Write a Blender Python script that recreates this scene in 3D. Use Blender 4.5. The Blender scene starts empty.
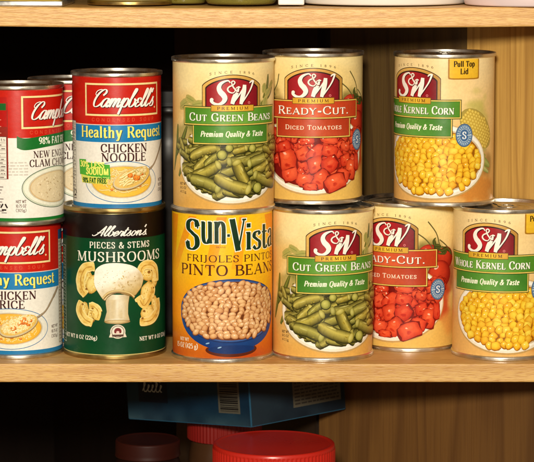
import bpy, bmesh, math, random
import numpy as np
from mathutils import Vector, Matrix
from mathutils.geometry import tessellate_polygon

S = bpy.context.scene
C = S.collection
R_ = math.radians
PI = math.pi

# ------------------------------------------------------------------ camera
CAM_Y, CAM_Z, PITCH, FPX = -1.785, 0.324, 7.4, 2440.0
cd = bpy.data.cameras.new('camera')
cam = bpy.data.objects.new('camera', cd)
C.objects.link(cam)
cam.location = (0, CAM_Y, CAM_Z)
cam.rotation_euler = (R_(90 - PITCH), 0, 0)
cd.sensor_fit = 'HORIZONTAL'
cd.sensor_width = 36.0
cd.lens = 36.0 * FPX / 534.0
cd.clip_start = 0.05
cd.clip_end = 50
cd.dof.use_dof = True
cd.dof.focus_distance = 1.775
cd.dof.aperture_fstop = 20
S.camera = cam

# ------------------------------------------------------------------ world and lamps
w = bpy.data.worlds.new('World')
S.world = w
w.use_nodes = True
nt = w.node_tree
bg = nt.nodes['Background']
bg.inputs['Strength'].default_value = 0.38
# the kitchen around the cupboard: pale warm room in front, brown floor, darker behind
wtc = nt.nodes.new('ShaderNodeTexCoord')
wsp = nt.nodes.new('ShaderNodeSeparateXYZ')
nt.links.new(wtc.outputs['Generated'], wsp.inputs[0])
wr = nt.nodes.new('ShaderNodeValToRGB')
e_ = wr.color_ramp.elements
e_[0].position = 0.0; e_[0].color = (0.16, 0.10, 0.055, 1)
e_[1].position = 1.0; e_[1].color = (0.8, 0.68, 0.5, 1)
for p_, c_ in ((.30, (.30, .20, .11, 1)), (.44, (.72, .50, .28, 1)), (.5, (.26, .17, .09, 1)), (.58, (.9, .74, .52, 1)), (.72, (.5, .4, .28, 1))):
    q_ = wr.color_ramp.elements.new(p_); q_.color = c_
wmr = nt.nodes.new('ShaderNodeMapRange')
wmr.inputs['From Min'].default_value = -1; wmr.inputs['From Max'].default_value = 1
nt.links.new(wsp.outputs['Z'], wmr.inputs['Value'])
nt.links.new(wmr.outputs[0], wr.inputs[0])
wny = nt.nodes.new('ShaderNodeMapRange')
wny.inputs['From Min'].default_value = -1; wny.inputs['From Max'].default_value = .3
wny.inputs['To Min'].default_value = 1.5; wny.inputs['To Max'].default_value = .02
nt.links.new(wsp.outputs['Y'], wny.inputs['Value'])
wn = nt.nodes.new('ShaderNodeTexNoise'); wn.inputs['Scale'].default_value = 2.2; wn.inputs['Detail'].default_value = 1
nt.links.new(wtc.outputs['Generated'], wn.inputs['Vector'])
wnm = nt.nodes.new('ShaderNodeMapRange')
wnm.inputs['From Min'].default_value = .35; wnm.inputs['From Max'].default_value = .65
wnm.inputs['To Min'].default_value = .35; wnm.inputs['To Max'].default_value = 1.6
nt.links.new(wn.outputs['Fac'], wnm.inputs['Value'])
wm = nt.nodes.new('ShaderNodeMath'); wm.operation = 'MULTIPLY'
nt.links.new(wny.outputs[0], wm.inputs[0]); nt.links.new(wnm.outputs[0], wm.inputs[1])
wv = nt.nodes.new('ShaderNodeVectorMath'); wv.operation = 'SCALE'
nt.links.new(wr.outputs[0], wv.inputs[0]); nt.links.new(wm.outputs[0], wv.inputs['Scale'])
nt.links.new(wv.outputs[0], bg.inputs['Color'])


def area_lamp(name, loc, target, size, power, col):
    l = bpy.data.lights.new(name, 'AREA')
    l.shape = 'DISK'
    l.size = size
    l.energy = power
    l.color = col
    o = bpy.data.objects.new(name, l)
    C.objects.link(o)
    o.location = loc
    d = Vector(target) - Vector(loc)
    o.rotation_euler = d.to_track_quat('-Z', 'Y').to_euler()
    return o


area_lamp('flash_lamp', (-0.06, CAM_Y + 0.05, CAM_Z + 0.20), (0.0, 0.0, 0.08), 0.15, 32.5, (1.0, 0.915, 0.76))
area_lamp('fill_lamp', (0.9, -1.5, 1.9), (0, 0, 0.1), 0.5, 4.0, (1.0, 0.86, 0.68))  # added overhead fill, no such lamp is known here

vs = S.view_settings
vs.view_transform = 'Standard'
vs.look = 'None'
vs.gamma = 1
vs.exposure = 0.0
S.render.engine = 'CYCLES'


# ------------------------------------------------------------------ tagging helpers
def tag(o, label=None, cat=None, group=None, kind=None):
    if label: o['label'] = label
    if cat: o['category'] = cat
    if group: o['group'] = group
    if kind: o['kind'] = kind
    return o


def thing(name, label, cat, loc=(0, 0, 0), rz=0.0, group=None):
    o = bpy.data.objects.new(name, None)
    o.empty_display_size = 0.02
    C.objects.link(o)
    o.location = loc
    o.rotation_euler = (0, 0, rz)
    return tag(o, label, cat, group)


def link(name, me, mats, parent=None, loc=None):
    o = bpy.data.objects.new(name, me)
    C.objects.link(o)
    if mats is not None and len(me.materials) == 0:
        for m in (mats if isinstance(mats, (list, tuple)) else [mats]):
            me.materials.append(m)
    if parent is not None: o.parent = parent
    if loc is not None: o.location = loc
    return o


# ------------------------------------------------------------------ materials
def lin(c):
    """sRGB 0..255 -> linear"""
    out = []
    for v in c[:3]:
        v = max(0.0, min(255.0, v)) / 255.0
        out.append(v / 12.92 if v <= 0.04045 else ((v + 0.055) / 1.055) ** 2.4)
    return tuple(out)


def mat(name, col=(0.5, 0.5, 0.5), rough=0.5, metal=0.0, trans=0.0, coat=0.0, noise=0.0, nscale=80.0,
        bump=0.0, bscale=400.0, rough_var=0.0, spec=0.5, ior=1.45, stretch=None, sss=0.0):
    m = bpy.data.materials.new(name)
    m.use_nodes = True
    t = m.node_tree
    b = t.nodes['Principled BSDF']
    b.inputs['Base Color'].default_value = (*col, 1)
    b.inputs['Roughness'].default_value = rough
    b.inputs['Metallic'].default_value = metal
    b.inputs['Transmission Weight'].default_value = trans
    b.inputs['Coat Weight'].default_value = coat
    b.inputs['Specular IOR Level'].default_value = spec
    b.inputs['IOR'].default_value = ior
    if sss:
        b.inputs['Subsurface Weight'].default_value = sss
        b.inputs['Subsurface Scale'].default_value = 0.003
    tc = t.nodes.new('ShaderNodeTexCoord')
    mp = t.nodes.new('ShaderNodeMapping')
    t.links.new(tc.outputs['Object'], mp.inputs['Vector'])
    if stretch: mp.inputs['Scale'].default_value = stretch
    n = t.nodes.new('ShaderNodeTexNoise')
    n.inputs['Scale'].default_value = nscale
    n.inputs['Detail'].default_value = 5
    t.links.new(mp.outputs[0], n.inputs['Vector'])
    if noise:
        mx = t.nodes.new('ShaderNodeMix')
        mx.data_type = 'RGBA'
        mx.inputs[6].default_value = (*[c * (1 - noise) for c in col], 1)
        mx.inputs[7].default_value = (*[min(1, c * (1 + noise)) for c in col], 1)
        t.links.new(n.outputs['Fac'], mx.inputs[0])
        t.links.new(mx.outputs[2], b.inputs['Base Color'])
    if rough_var:
        mr = t.nodes.new('ShaderNodeMapRange')
        mr.inputs['From Min'].default_value = 0.3
        mr.inputs['From Max'].default_value = 0.7
        mr.inputs['To Min'].default_value = max(0.02, rough - rough_var)
        mr.inputs['To Max'].default_value = min(1, rough + rough_var)
        t.links.new(n.outputs['Fac'], mr.inputs['Value'])
        t.links.new(mr.outputs[0], b.inputs['Roughness'])
    if bump:
        n2 = t.nodes.new('ShaderNodeTexNoise')
        n2.inputs['Scale'].default_value = bscale
        n2.inputs['Detail'].default_value = 4
        t.links.new(tc.outputs['Object'], n2.inputs['Vector'])
        bp = t.nodes.new('ShaderNodeBump')
        bp.inputs['Strength'].default_value = bump
        bp.inputs['Distance'].default_value = 0.001
        t.links.new(n2.outputs['Fac'], bp.inputs['Height'])
        t.links.new(bp.outputs[0], b.inputs['Normal'])
    return m


def print_mat(name, rough=0.33, gloss=0.35):
    """glossy printed paper: colour comes from the printed ink attribute"""
    m = bpy.data.materials.new(name)
    m.use_nodes = True
    t = m.node_tree
    b = t.nodes['Principled BSDF']
    a = t.nodes.new('ShaderNodeAttribute')
    a.attribute_name = 'ink'
    tc = t.nodes.new('ShaderNodeTexCoord')
    n = t.nodes.new('ShaderNodeTexNoise')
    n.inputs['Scale'].default_value = 520
    n.inputs['Detail'].default_value = 6
    n.inputs['Roughness'].default_value = 0.7
    t.links.new(tc.outputs['Object'], n.inputs['Vector'])
    mr = t.nodes.new('ShaderNodeMapRange')
    mr.inputs['From Min'].default_value = 0.25
    mr.inputs['From Max'].default_value = 0.75
    mr.inputs['To Min'].default_value = 0.86
    mr.inputs['To Max'].default_value = 1.08
    t.links.new(n.outputs['Fac'], mr.inputs['Value'])
    vm = t.nodes.new('ShaderNodeVectorMath')
    vm.operation = 'SCALE'
    t.links.new(a.outputs['Color'], vm.inputs[0])
    t.links.new(mr.outputs[0], vm.inputs['Scale'])
    t.links.new(vm.outputs[0], b.inputs['Base Color'])
    n2 = t.nodes.new('ShaderNodeTexNoise')
    n2.inputs['Scale'].default_value = 55
    n2.inputs['Detail'].default_value = 4
    t.links.new(tc.outputs['Object'], n2.inputs['Vector'])
    mr2 = t.nodes.new('ShaderNodeMapRange')
    mr2.inputs['From Min'].default_value = 0.3
    mr2.inputs['From Max'].default_value = 0.7
    mr2.inputs['To Min'].default_value = rough - 0.07
    mr2.inputs['To Max'].default_value = rough + 0.12
    t.links.new(n2.outputs['Fac'], mr2.inputs['Value'])
    t.links.new(mr2.outputs[0], b.inputs['Roughness'])
    bp = t.nodes.new('ShaderNodeBump')
    bp.inputs['Strength'].default_value = 0.24
    bp.inputs['Distance'].default_value = 0.0012
    t.links.new(n2.outputs['Fac'], bp.inputs['Height'])
    t.links.new(bp.outputs[0], b.inputs['Normal'])
    b.inputs['Specular IOR Level'].default_value = gloss
    return m


def wood_mat(name, along, light, dark, rings=26.0, rough=0.42, squash=0.07, off=(0, 0, 0), wscale=1.0, rot=(0, 0, 0), pore=700, psq=1.6, pdark=0.35, rdark=0.35):
    """oak: long grain streaks, cathedral bands and fine dark pores running along one axis"""
    m = bpy.data.materials.new(name)
    m.use_nodes = True
    t = m.node_tree
    b = t.nodes['Principled BSDF']
    tc = t.nodes.new('ShaderNodeTexCoord')

    def mapped(scale, sq=squash):
        mp = t.nodes.new('ShaderNodeMapping')
        s = [scale] * 3
        s['xyz'.index(along)] = scale * sq
        mp.inputs['Scale'].default_value = s
        mp.inputs['Location'].default_value = off
        mp.inputs['Rotation'].default_value = rot
        t.links.new(tc.outputs['Object'], mp.inputs['Vector'])
        return mp.outputs[0]
    n1 = t.nodes.new('ShaderNodeTexNoise')
    n1.inputs['Scale'].default_value = 7.0 * wscale
    n1.inputs['Detail'].default_value = 2.5
    n1.inputs['Distortion'].default_value = 0.35
    t.links.new(mapped(1.0), n1.inputs['Vector'])
    mu = t.nodes.new('ShaderNodeMath'); mu.operation = 'MULTIPLY'
    mu.inputs[1].default_value = rings
    t.links.new(n1.outputs['Fac'], mu.inputs[0])
    fr = t.nodes.new('ShaderNodeMath'); fr.operation = 'FRACT'
    t.links.new(mu.outputs[0], fr.inputs[0])
    rp = t.nodes.new('ShaderNodeValToRGB')
    e = rp.color_ramp.elements
    e[0].position = 0.0; e[0].color = (1, 1, 1, 1)
    e[1].position = 1.0; e[1].color = (0.93, 0.93, 0.93, 1)
    k = rp.color_ramp.elements.new(0.55); k.color = (0.72, 0.72, 0.72, 1)
    k = rp.color_ramp.elements.new(0.86); k.color = (rdark, rdark, rdark, 1)
    t.links.new(fr.outputs[0], rp.inputs[0])
    n2 = t.nodes.new('ShaderNodeTexNoise')
    n2.inputs['Scale'].default_value = pore
    n2.inputs['Detail'].default_value = 3
    t.links.new(mapped(1.0, squash * psq), n2.inputs['Vector'])
    rp2 = t.nodes.new('ShaderNodeValToRGB')
    rp2.color_ramp.elements[0].position = 0.33; rp2.color_ramp.elements[0].color = (pdark, pdark, pdark, 1)
    rp2.color_ramp.elements[1].position = 0.55; rp2.color_ramp.elements[1].color = (1, 1, 1, 1)
    t.links.new(n2.outputs['Fac'], rp2.inputs[0])
    ml = t.nodes.new('ShaderNodeMath'); ml.operation = 'MULTIPLY'
    t.links.new(rp.outputs[0], ml.inputs[0]); t.links.new(rp2.outputs[0], ml.inputs[1])
    mx = t.nodes.new('ShaderNodeMix'); mx.data_type = 'RGBA'
    mx.inputs[6].default_value = (*dark, 1)
    mx.inputs[7].default_value = (*light, 1)
    t.links.new(ml.outputs[0], mx.inputs[0])
    n3 = t.nodes.new('ShaderNodeTexNoise')
    n3.inputs['Scale'].default_value = 9
    t.links.new(mapped(1.0), n3.inputs['Vector'])
    mr = t.nodes.new('ShaderNodeMapRange')
    mr.inputs['To Min'].default_value = 0.8; mr.inputs['To Max'].default_value = 1.15
    t.links.new(n3.outputs['Fac'], mr.inputs['Value'])
    vm = t.nodes.new('ShaderNodeVectorMath'); vm.operation = 'SCALE'
    t.links.new(mx.outputs[2], vm.inputs[0]); t.links.new(mr.outputs[0], vm.inputs['Scale'])
    t.links.new(vm.outputs[0], b.inputs['Base Color'])
    b.inputs['Roughness'].default_value = rough
    bp = t.nodes.new('ShaderNodeBump')
    bp.inputs['Strength'].default_value = 0.25
    bp.inputs['Distance'].default_value = 0.0004
    t.links.new(rp2.outputs[0], bp.inputs['Height'])
    t.links.new(bp.outputs[0], b.inputs['Normal'])
    return m


M_print = print_mat('printed_paper')
M_printdark = print_mat('printed_card', 0.45, 0.25)
M_tin = mat('tin_plate', (0.70, 0.66, 0.59), 0.33, 1.0, rough_var=0.1, nscale=120, noise=0.12, bump=0.05)
M_tinlid = mat('tin_lid', (0.70, 0.67, 0.61), 0.30, 1.0, rough_var=0.08, nscale=90, noise=0.1)
M_gold = mat('gold_lacquered_tin', (0.42, 0.30, 0.11), 0.36, 1.0, rough_var=0.1, nscale=120, noise=0.15)
M_shelf = wood_mat('oak_shelf', 'x', (0.75, 0.465, 0.158), (0.52, 0.25, 0.065), rings=22, squash=0.06, off=(3, 1, 0.2), wscale=2.2, pore=1300, psq=1.5, pdark=.05)
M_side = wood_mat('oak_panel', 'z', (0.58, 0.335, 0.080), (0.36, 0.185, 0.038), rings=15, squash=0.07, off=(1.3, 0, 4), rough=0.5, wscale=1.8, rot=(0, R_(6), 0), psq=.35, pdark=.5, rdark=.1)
M_mid = wood_mat('oak_panel_shaded', 'z', (0.105, 0.058, 0.013), (0.06, 0.029, 0.006), rings=15, psq=.35, pdark=.5, rdark=.1, squash=0.07, off=(2.3, 0, 7), rough=0.5, wscale=1.6, rot=(0, R_(3), 0))  # oak colour darkened to paint the shade between the upper cans
M_shade = wood_mat('deep_panel_shaded', 'z', (0.030, 0.014, 0.005), (0.016, 0.007, 0.003), rings=14, psq=.35, pdark=.5, rdark=.2, squash=0.06, off=(1.3, 0, 5), rough=0.6)  # same wood taken nearer black, painting the fade into the deep cupboard
M_side2 = wood_mat('low_panel_shaded', 'z', (0.150, 0.066, 0.013), (0.095, 0.038, 0.007), rings=14, psq=.35, pdark=.5, rdark=.1, squash=0.06, off=(4.3, 0, 1), rough=0.5, wscale=1.6, rot=(0, R_(4), 0))  # shade under the middle shelf painted into the panel's colour
M_back = wood_mat('oak_back_shaded', 'z', (0.006, 0.003, 0.002), (0.004, 0.002, 0.001), rings=18, squash=0.08, off=(5, 0, 2), rough=0.8)  # wood set almost black, the darkness of the deep interior is in its colour
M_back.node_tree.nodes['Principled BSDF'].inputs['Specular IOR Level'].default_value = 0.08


# ------------------------------------------------------------------ solids
def lathe(name, prof, m, parent, seg=96, loc=None, smooth=True, sharp=0.7):
    """surface of revolution; prof = [(r,z)...] in metres"""
    vs_, fs = [], []
    n = len(prof)
    for (r, z) in prof:
        r = max(r, 1e-6)
        for i in range(seg):
            a = 2 * PI * i / seg
            vs_.append((r * math.cos(a), r * math.sin(a), z))
    for j in range(n - 1):
        for i in range(seg):
            k = (i + 1) % seg
            fs.append((j * seg + i, j * seg + k, (j + 1) * seg + k, (j + 1) * seg + i))
    me = bpy.data.meshes.new(name)
    me.from_pydata(vs_, [], fs)
    if smooth:
        me.polygons.foreach_set('use_smooth', [True] * len(fs))
        try: me.set_sharp_from_angle(angle=sharp)
        except Exception: pass
    me.update()
    return link(name, me, m, parent, loc)


def rnd_profile(pts, r=0.0006, n=3):
    """round the corners of a profile polyline"""
    out = [pts[0]]
    for i in range(1, len(pts) - 1):
        p, a, b = Vector(pts[i]), Vector(pts[i - 1]), Vector(pts[i + 1])
        da, db = (a - p), (b - p)
        la, lb = da.length, db.length
        if la < 1e-7 or lb < 1e-7: out.append(pts[i]); continue
        q = min(r, la * .45, lb * .45)
        s, e = p + da / la * q, p + db / lb * q
        for k in range(n + 1):
            t = k / n
            out.append(tuple(s * (1 - t) ** 2 + p * 2 * t * (1 - t) + e * t ** 2))
    out.append(pts[-1])
    return out


def box_mesh(name, x0, x1, y0, y1, z0, z1, bev=0.0008, seg=2, cuts=0):
    bm = bmesh.new()
    bmesh.ops.create_cube(bm, size=1)
    for v in bm.verts:
        v.co = Vector(((x0 + x1) / 2 + v.co.x * (x1 - x0), (y0 + y1) / 2 + v.co.y * (y1 - y0), (z0 + z1) / 2 + v.co.z * (z1 - z0)))
    if bev: bmesh.ops.bevel(bm, geom=bm.edges[:], offset=bev, segments=seg, affect='EDGES', profile=0.5)
    if cuts:
        for i in range(1, cuts):
            x = x0 + (x1 - x0) * i / cuts
            bmesh.ops.bisect_plane(bm, geom=bm.verts[:] + bm.edges[:] + bm.faces[:], plane_co=(x, 0, 0), plane_no=(1, 0, 0))
    me = bpy.data.meshes.new(name)
    bm.to_mesh(me); bm.free()
    return me


# ------------------------------------------------------------------ printing engine: flat artwork in millimetres laid on paper
def cam_ray(px, py):
    a = R_(PITCH)
    dx, dy, dz = (px - 267.0) / FPX, 1.0, -(py - 231.0) / FPX
    return Vector((dx, dy * math.cos(a) + dz * math.sin(a), -dy * math.sin(a) + dz * math.cos(a)))


def ruler(x0, y0, z0, R, rot=0.0):
    """measures a label: where on a can of radius R (metres) standing at x0,y0,z0 a spot of the photographed label lies, in mm"""
    psi = math.atan2(-x0, -(CAM_Y - y0))

    def P(px, py):
        half = 0.988
        d = cam_ray(px, py)
        # direction to axis, limit the sideways miss distance
        dd = Vector((d.x, d.y)); L = dd.length
        ox, oy = -x0, CAM_Y - y0
        for _ in range(3):
            cr = (ox * dd.y - oy * dd.x) / dd.length     # signed distance of axis from the ray
            if abs(cr) > R * half:
                # rotate ray towards the axis
                dist = math.hypot(ox, oy)
                ang = (abs(cr) - R * half * 0.995) / dist * (1 if cr > 0 else -1)
                ca, sa = math.cos(-ang), math.sin(-ang)
                c1 = Vector((dd.x * ca - dd.y * sa, dd.x * sa + dd.y * ca))
                cr1 = (ox * c1.y - oy * c1.x) / c1.length
                if abs(cr1) > abs(cr):
                    ca, sa = math.cos(ang), math.sin(ang)
                    c1 = Vector((dd.x * ca - dd.y * sa, dd.x * sa + dd.y * ca))
                dd = c1
        A = dd.dot(dd); B = 2 * (ox * dd.x + oy * dd.y); Cc = ox * ox + oy * oy - R * R
        disc = max(0, B * B - 4 * A * Cc)
        t = (-B - math.sqrt(disc)) / (2 * A)
        hx, hy = ox + dd.x * t, oy + dd.y * t
        z = CAM_Z + d.z * t - z0
        az = math.atan2(hx, -hy)                          # 0 at -y, + towards +x
        phi = az - psi - rot
        while phi > PI: phi -= 2 * PI
        while phi < -PI: phi += 2 * PI
        return (phi * R * 1000, z * 1000)
    return P


def cr_curve(pts, closed=False, n=7):
    """Catmull-Rom through points of any dimension"""
    P = [tuple(p) for p in pts]
    m = len(P)
    out = []
    rng = range(m) if closed else range(m - 1)
    for i in rng:
        p0 = P[(i - 1) % m] if (closed or i > 0) else P[0]
        p1 = P[i]; p2 = P[(i + 1) % m]
        p3 = P[(i + 2) % m] if (closed or i + 2 < m) else P[-1]
        for k in range(n):
            t = k / n
            out.append(tuple(0.5 * (2 * b + (c - a) * t + (2 * a - 5 * b + 4 * c - d) * t * t + (-a + 3 * b - 3 * c + d) * t ** 3)
                             for a, b, c, d in zip(p0, p1, p2, p3)))
    if not closed: out.append(P[-1])
    return out


class Art:
    STEP = 0.006      # mm between ink layers

    def __init__(s):
        s.items = []                    # (layer, list of convex polys [(u,v,col)...])
        s.bb = np.zeros((16000, 5))
        s.n = 0
        s.clip = None                   # optional (u0,u1,v0,v1)

    def put(s, polys, micro=0):
        polys = [p for p in polys if len(p) >= 3]
        if not polys: return
        us = [q[0] for p in polys for q in p]; v_ = [q[1] for p in polys for q in p]
        b = (min(us), max(us), min(v_), max(v_))
        B = s.bb[:s.n]
        hit = (B[:, 0] < b[1]) & (B[:, 1] > b[0]) & (B[:, 2] < b[3]) & (B[:, 3] > b[2])
        L = 1 + (B[hit, 4].max() if hit.any() else 0)
        s.bb[s.n] = (*b, L); s.n += 1
        s.items.append((L, polys, micro))

    # --- primitives
    def fill(s, pts, col):
        f = col if callable(col) else (lambda u, v: col)
        tris = tessellate_polygon([[Vector((p[0], p[1], 0)) for p in pts]])
        out = []
        stack = [[(pts[i][0], pts[i][1]) for i in t] for t in tris]
        while stack:
            t = stack.pop()
            if callable(col) and len(out) < 6000:
                e = [(math.dist(t[0], t[1]), 0), (math.dist(t[1], t[2]), 1), (math.dist(t[2], t[0]), 2)]
                l, k = max(e)
                if l > 2.2:
                    a, b, c = t[k], t[(k + 1) % 3], t[(k + 2) % 3]
                    m = ((a[0] + b[0]) / 2, (a[1] + b[1]) / 2)
                    stack.append([a, m, c]); stack.append([m, b, c]); continue
            out.append([(p[0], p[1], f(p[0], p[1])) for p in t])
        s.put(out)

    def rect(s, u0, u1, v0, v1, col):
        s.put([[(u0, v0, col), (u1, v0, col), (u1, v1, col), (u0, v1, col)]])

    def field(s, u0, u1, v0, v1, fn, nu=60, nv=60):
        us = np.linspace(u0, u1, nu + 1); vv = np.linspace(v0, v1, nv + 1)
        col = [[fn(u, v) for v in vv] for u in us]
        polys = []
        for i in range(nu):
            for j in range(nv):
                polys.append([(us[i], vv[j], col[i][j]), (us[i + 1], vv[j], col[i + 1][j]),
                              (us[i + 1], vv[j + 1], col[i + 1][j + 1]), (us[i], vv[j + 1], col[i][j + 1])])
        s.put(polys)

    def band(s, a, b, col):
        """closed strip between two equally long outlines"""
        n = len(a)
        s.put([[(*a[i], col), (*a[(i + 1) % n], col), (*b[(i + 1) % n], col), (*b[i], col)] for i in range(n)])

    def ribbon(s, pts, w, col, col2=None, ret=False):
        """w: number or list of widths; col2: edge colour for a rounded look"""
        n = len(pts)
        if n < 2: return []
        ws = w if isinstance(w, (list, tuple)) else [w] * n
        L, Rr, M = [], [], []
        for i in range(n):
            a = pts[max(0, i - 1)]; b = pts[min(n - 1, i + 1)]
            dx, dy = b[0] - a[0], b[1] - a[1]
            l = math.hypot(dx, dy) or 1
            nx, ny = -dy / l * ws[i] / 2, dx / l * ws[i] / 2
            L.append((pts[i][0] + nx, pts[i][1] + ny)); Rr.append((pts[i][0] - nx, pts[i][1] - ny)); M.append((pts[i][0] + nx * .25, pts[i][1] + ny * .25))
        polys = []
        for i in range(n - 1):
            if col2 is None:
                polys.append([(*L[i], col), (*Rr[i], col), (*Rr[i + 1], col), (*L[i + 1], col)])
            else:
                polys.append([(*L[i], col2), (*M[i], col), (*M[i + 1], col), (*L[i + 1], col2)])
                polys.append([(*M[i], col), (*Rr[i], col2), (*Rr[i + 1], col2), (*M[i + 1], col)])
        if ret: return polys
        s.put(polys, 1 if col2 is None else 2)

    def blob(s, cx, cy, rx, ry, rot, cc, ce, n=12, power=2.0, hl=(-.25, .3), mid=0.62, jit=0.0, rnd=None):
        """shaded lump: centre colour cc, rim colour ce"""
        ca, sa = math.cos(rot), math.sin(rot)

        def pt(a, k, off=0):
            x = abs(math.cos(a)) ** (2 / power) * (1 if math.cos(a) >= 0 else -1) * rx * k
            y = abs(math.sin(a)) ** (2 / power) * (1 if math.sin(a) >= 0 else -1) * ry * k
            return (cx + x * ca - y * sa, cy + x * sa + y * ca)
        js = [1 + (rnd.uniform(-jit, jit) if rnd else 0) for _ in range(n)]
        outer = [pt(2 * PI * i / n, js[i]) for i in range(n)]
        hx, hy = cx + hl[0] * min(rx, ry), cy + hl[1] * min(rx, ry)
        inner = [((p[0] - cx) * mid + cx + (hx - cx) * .5, (p[1] - cy) * mid + cy + (hy - cy) * .5) for p in outer]
        cm = tuple(cc[k] * .7 + ce[k] * .3 for k in range(3))
        polys = []
        for i in range(n):
            k = (i + 1) % n
            polys.append([(hx, hy, cc), (*inner[i], cm), (*inner[k], cm)])
            polys.append([(*inner[i], cm), (*outer[i], ce), (*outer[k], ce), (*inner[k], cm)])
        s.put(polys)

    def ellipse(s, cx, cy, rx, ry, col, n=40, rot=0):
        ca, sa = math.cos(rot), math.sin(rot)
        s.put([[(cx + rx * math.cos(a) * ca - ry * math.sin(a) * sa, cy + rx * math.cos(a) * sa + ry * math.sin(a) * ca, col)
                for a in [2 * PI * i / n for i in range(n)]]])

    # --- into a mesh
    def mesh(s, name, R=None, m=None, ulim=None):
        """R in mm: wrapped round a can, front at -y; R None: stays flat in x,z facing -y"""
        verts, faces, cols = [], [], []
        du = (R * PI / 120) if R else None
        for L, polys, mic in s.items:
            for pi_, p in enumerate(polys):
                Lm = L + ((pi_ // mic) % 4) * .2 if mic else L
                if R is None:
                    k = len(verts)
                    for (u, v, c) in p: verts.append((u / 1000, -Lm * s.STEP / 1000, v / 1000)); cols.append(c)
                    faces.append(tuple(range(k, len(verts))))
                    continue
                u0 = min(q[0] for q in p); u1 = max(q[0] for q in p)
                k0 = math.floor(u0 / du); k1 = math.floor((u1 - 1e-9) / du)
                rr = (R + Lm * s.STEP) / 1000
                for k in range(k0, k1 + 1):
                    q = p
                    if k0 != k1: q = clipu(clipu(p, k * du, 1), (k + 1) * du, -1)
                    if len(q) < 3: continue
                    st = len(verts)
                    a0, a1 = k * du / R, (k + 1) * du / R
                    x0, y0, x1, y1 = math.sin(a0), -math.cos(a0), math.sin(a1), -math.cos(a1)
                    for (u, v, c) in q:
                        t = (u - k * du) / du
                        verts.append((rr * (x0 + (x1 - x0) * t), rr * (y0 + (y1 - y0) * t), v / 1000)); cols.append(c)
                    faces.append(tuple(range(st, len(verts))))
        me = bpy.data.meshes.new(name)
        me.from_pydata(verts, [], faces)
        at = me.color_attributes.new('ink', 'FLOAT_COLOR', 'POINT')
        arr = np.ones((len(verts), 4), dtype=np.float32)
        cache = {}
        for i, c in enumerate(cols):
            if c not in cache: cache[c] = lin(c)
            arr[i, :3] = cache[c]
        at.data.foreach_set('color', arr.ravel())
        # all ink faces outwards
        if R is not None:
            nv = np.array(verts); nv[:, 2] = 0
            nv /= np.linalg.norm(nv, axis=1)[:, None]
            co = np.array(verts)
            me.update()
            nor = np.zeros(len(faces) * 3); me.polygons.foreach_get('normal', nor)
            ce = np.zeros(len(faces) * 3); me.polygons.foreach_get('center', ce)
            dots = (nor.reshape(-1, 3) * ce.reshape(-1, 3))[:, :2].sum(1)
            fl = np.nonzero(dots < 0)[0]
            bm = bmesh.new(); bm.from_mesh(me); bm.faces.ensure_lookup_table()
            for i in fl: bm.faces[i].normal_flip()
            bm.to_mesh(me); bm.free()
            me.polygons.foreach_set('use_smooth', [True] * len(me.polygons))
            me.normals_split_custom_set_from_vertices(nv.tolist())
        me.update()
        me.materials.append(m or M_print)
        return me


def clipu(p, uc, sgn):
    out = []
    n = len(p)
    for i in range(n):
        a, b = p[i], p[(i + 1) % n]
        da, db = (a[0] - uc) * sgn, (b[0] - uc) * sgn
        if da >= 0: out.append(a)
        if (da > 0 and db < 0) or (da < 0 and db > 0):
            t = da / (da - db)
            out.append((uc, a[1] + (b[1] - a[1]) * t, tuple(a[2][k] + (b[2][k] - a[2][k]) * t for k in range(3))))
    return out


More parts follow.
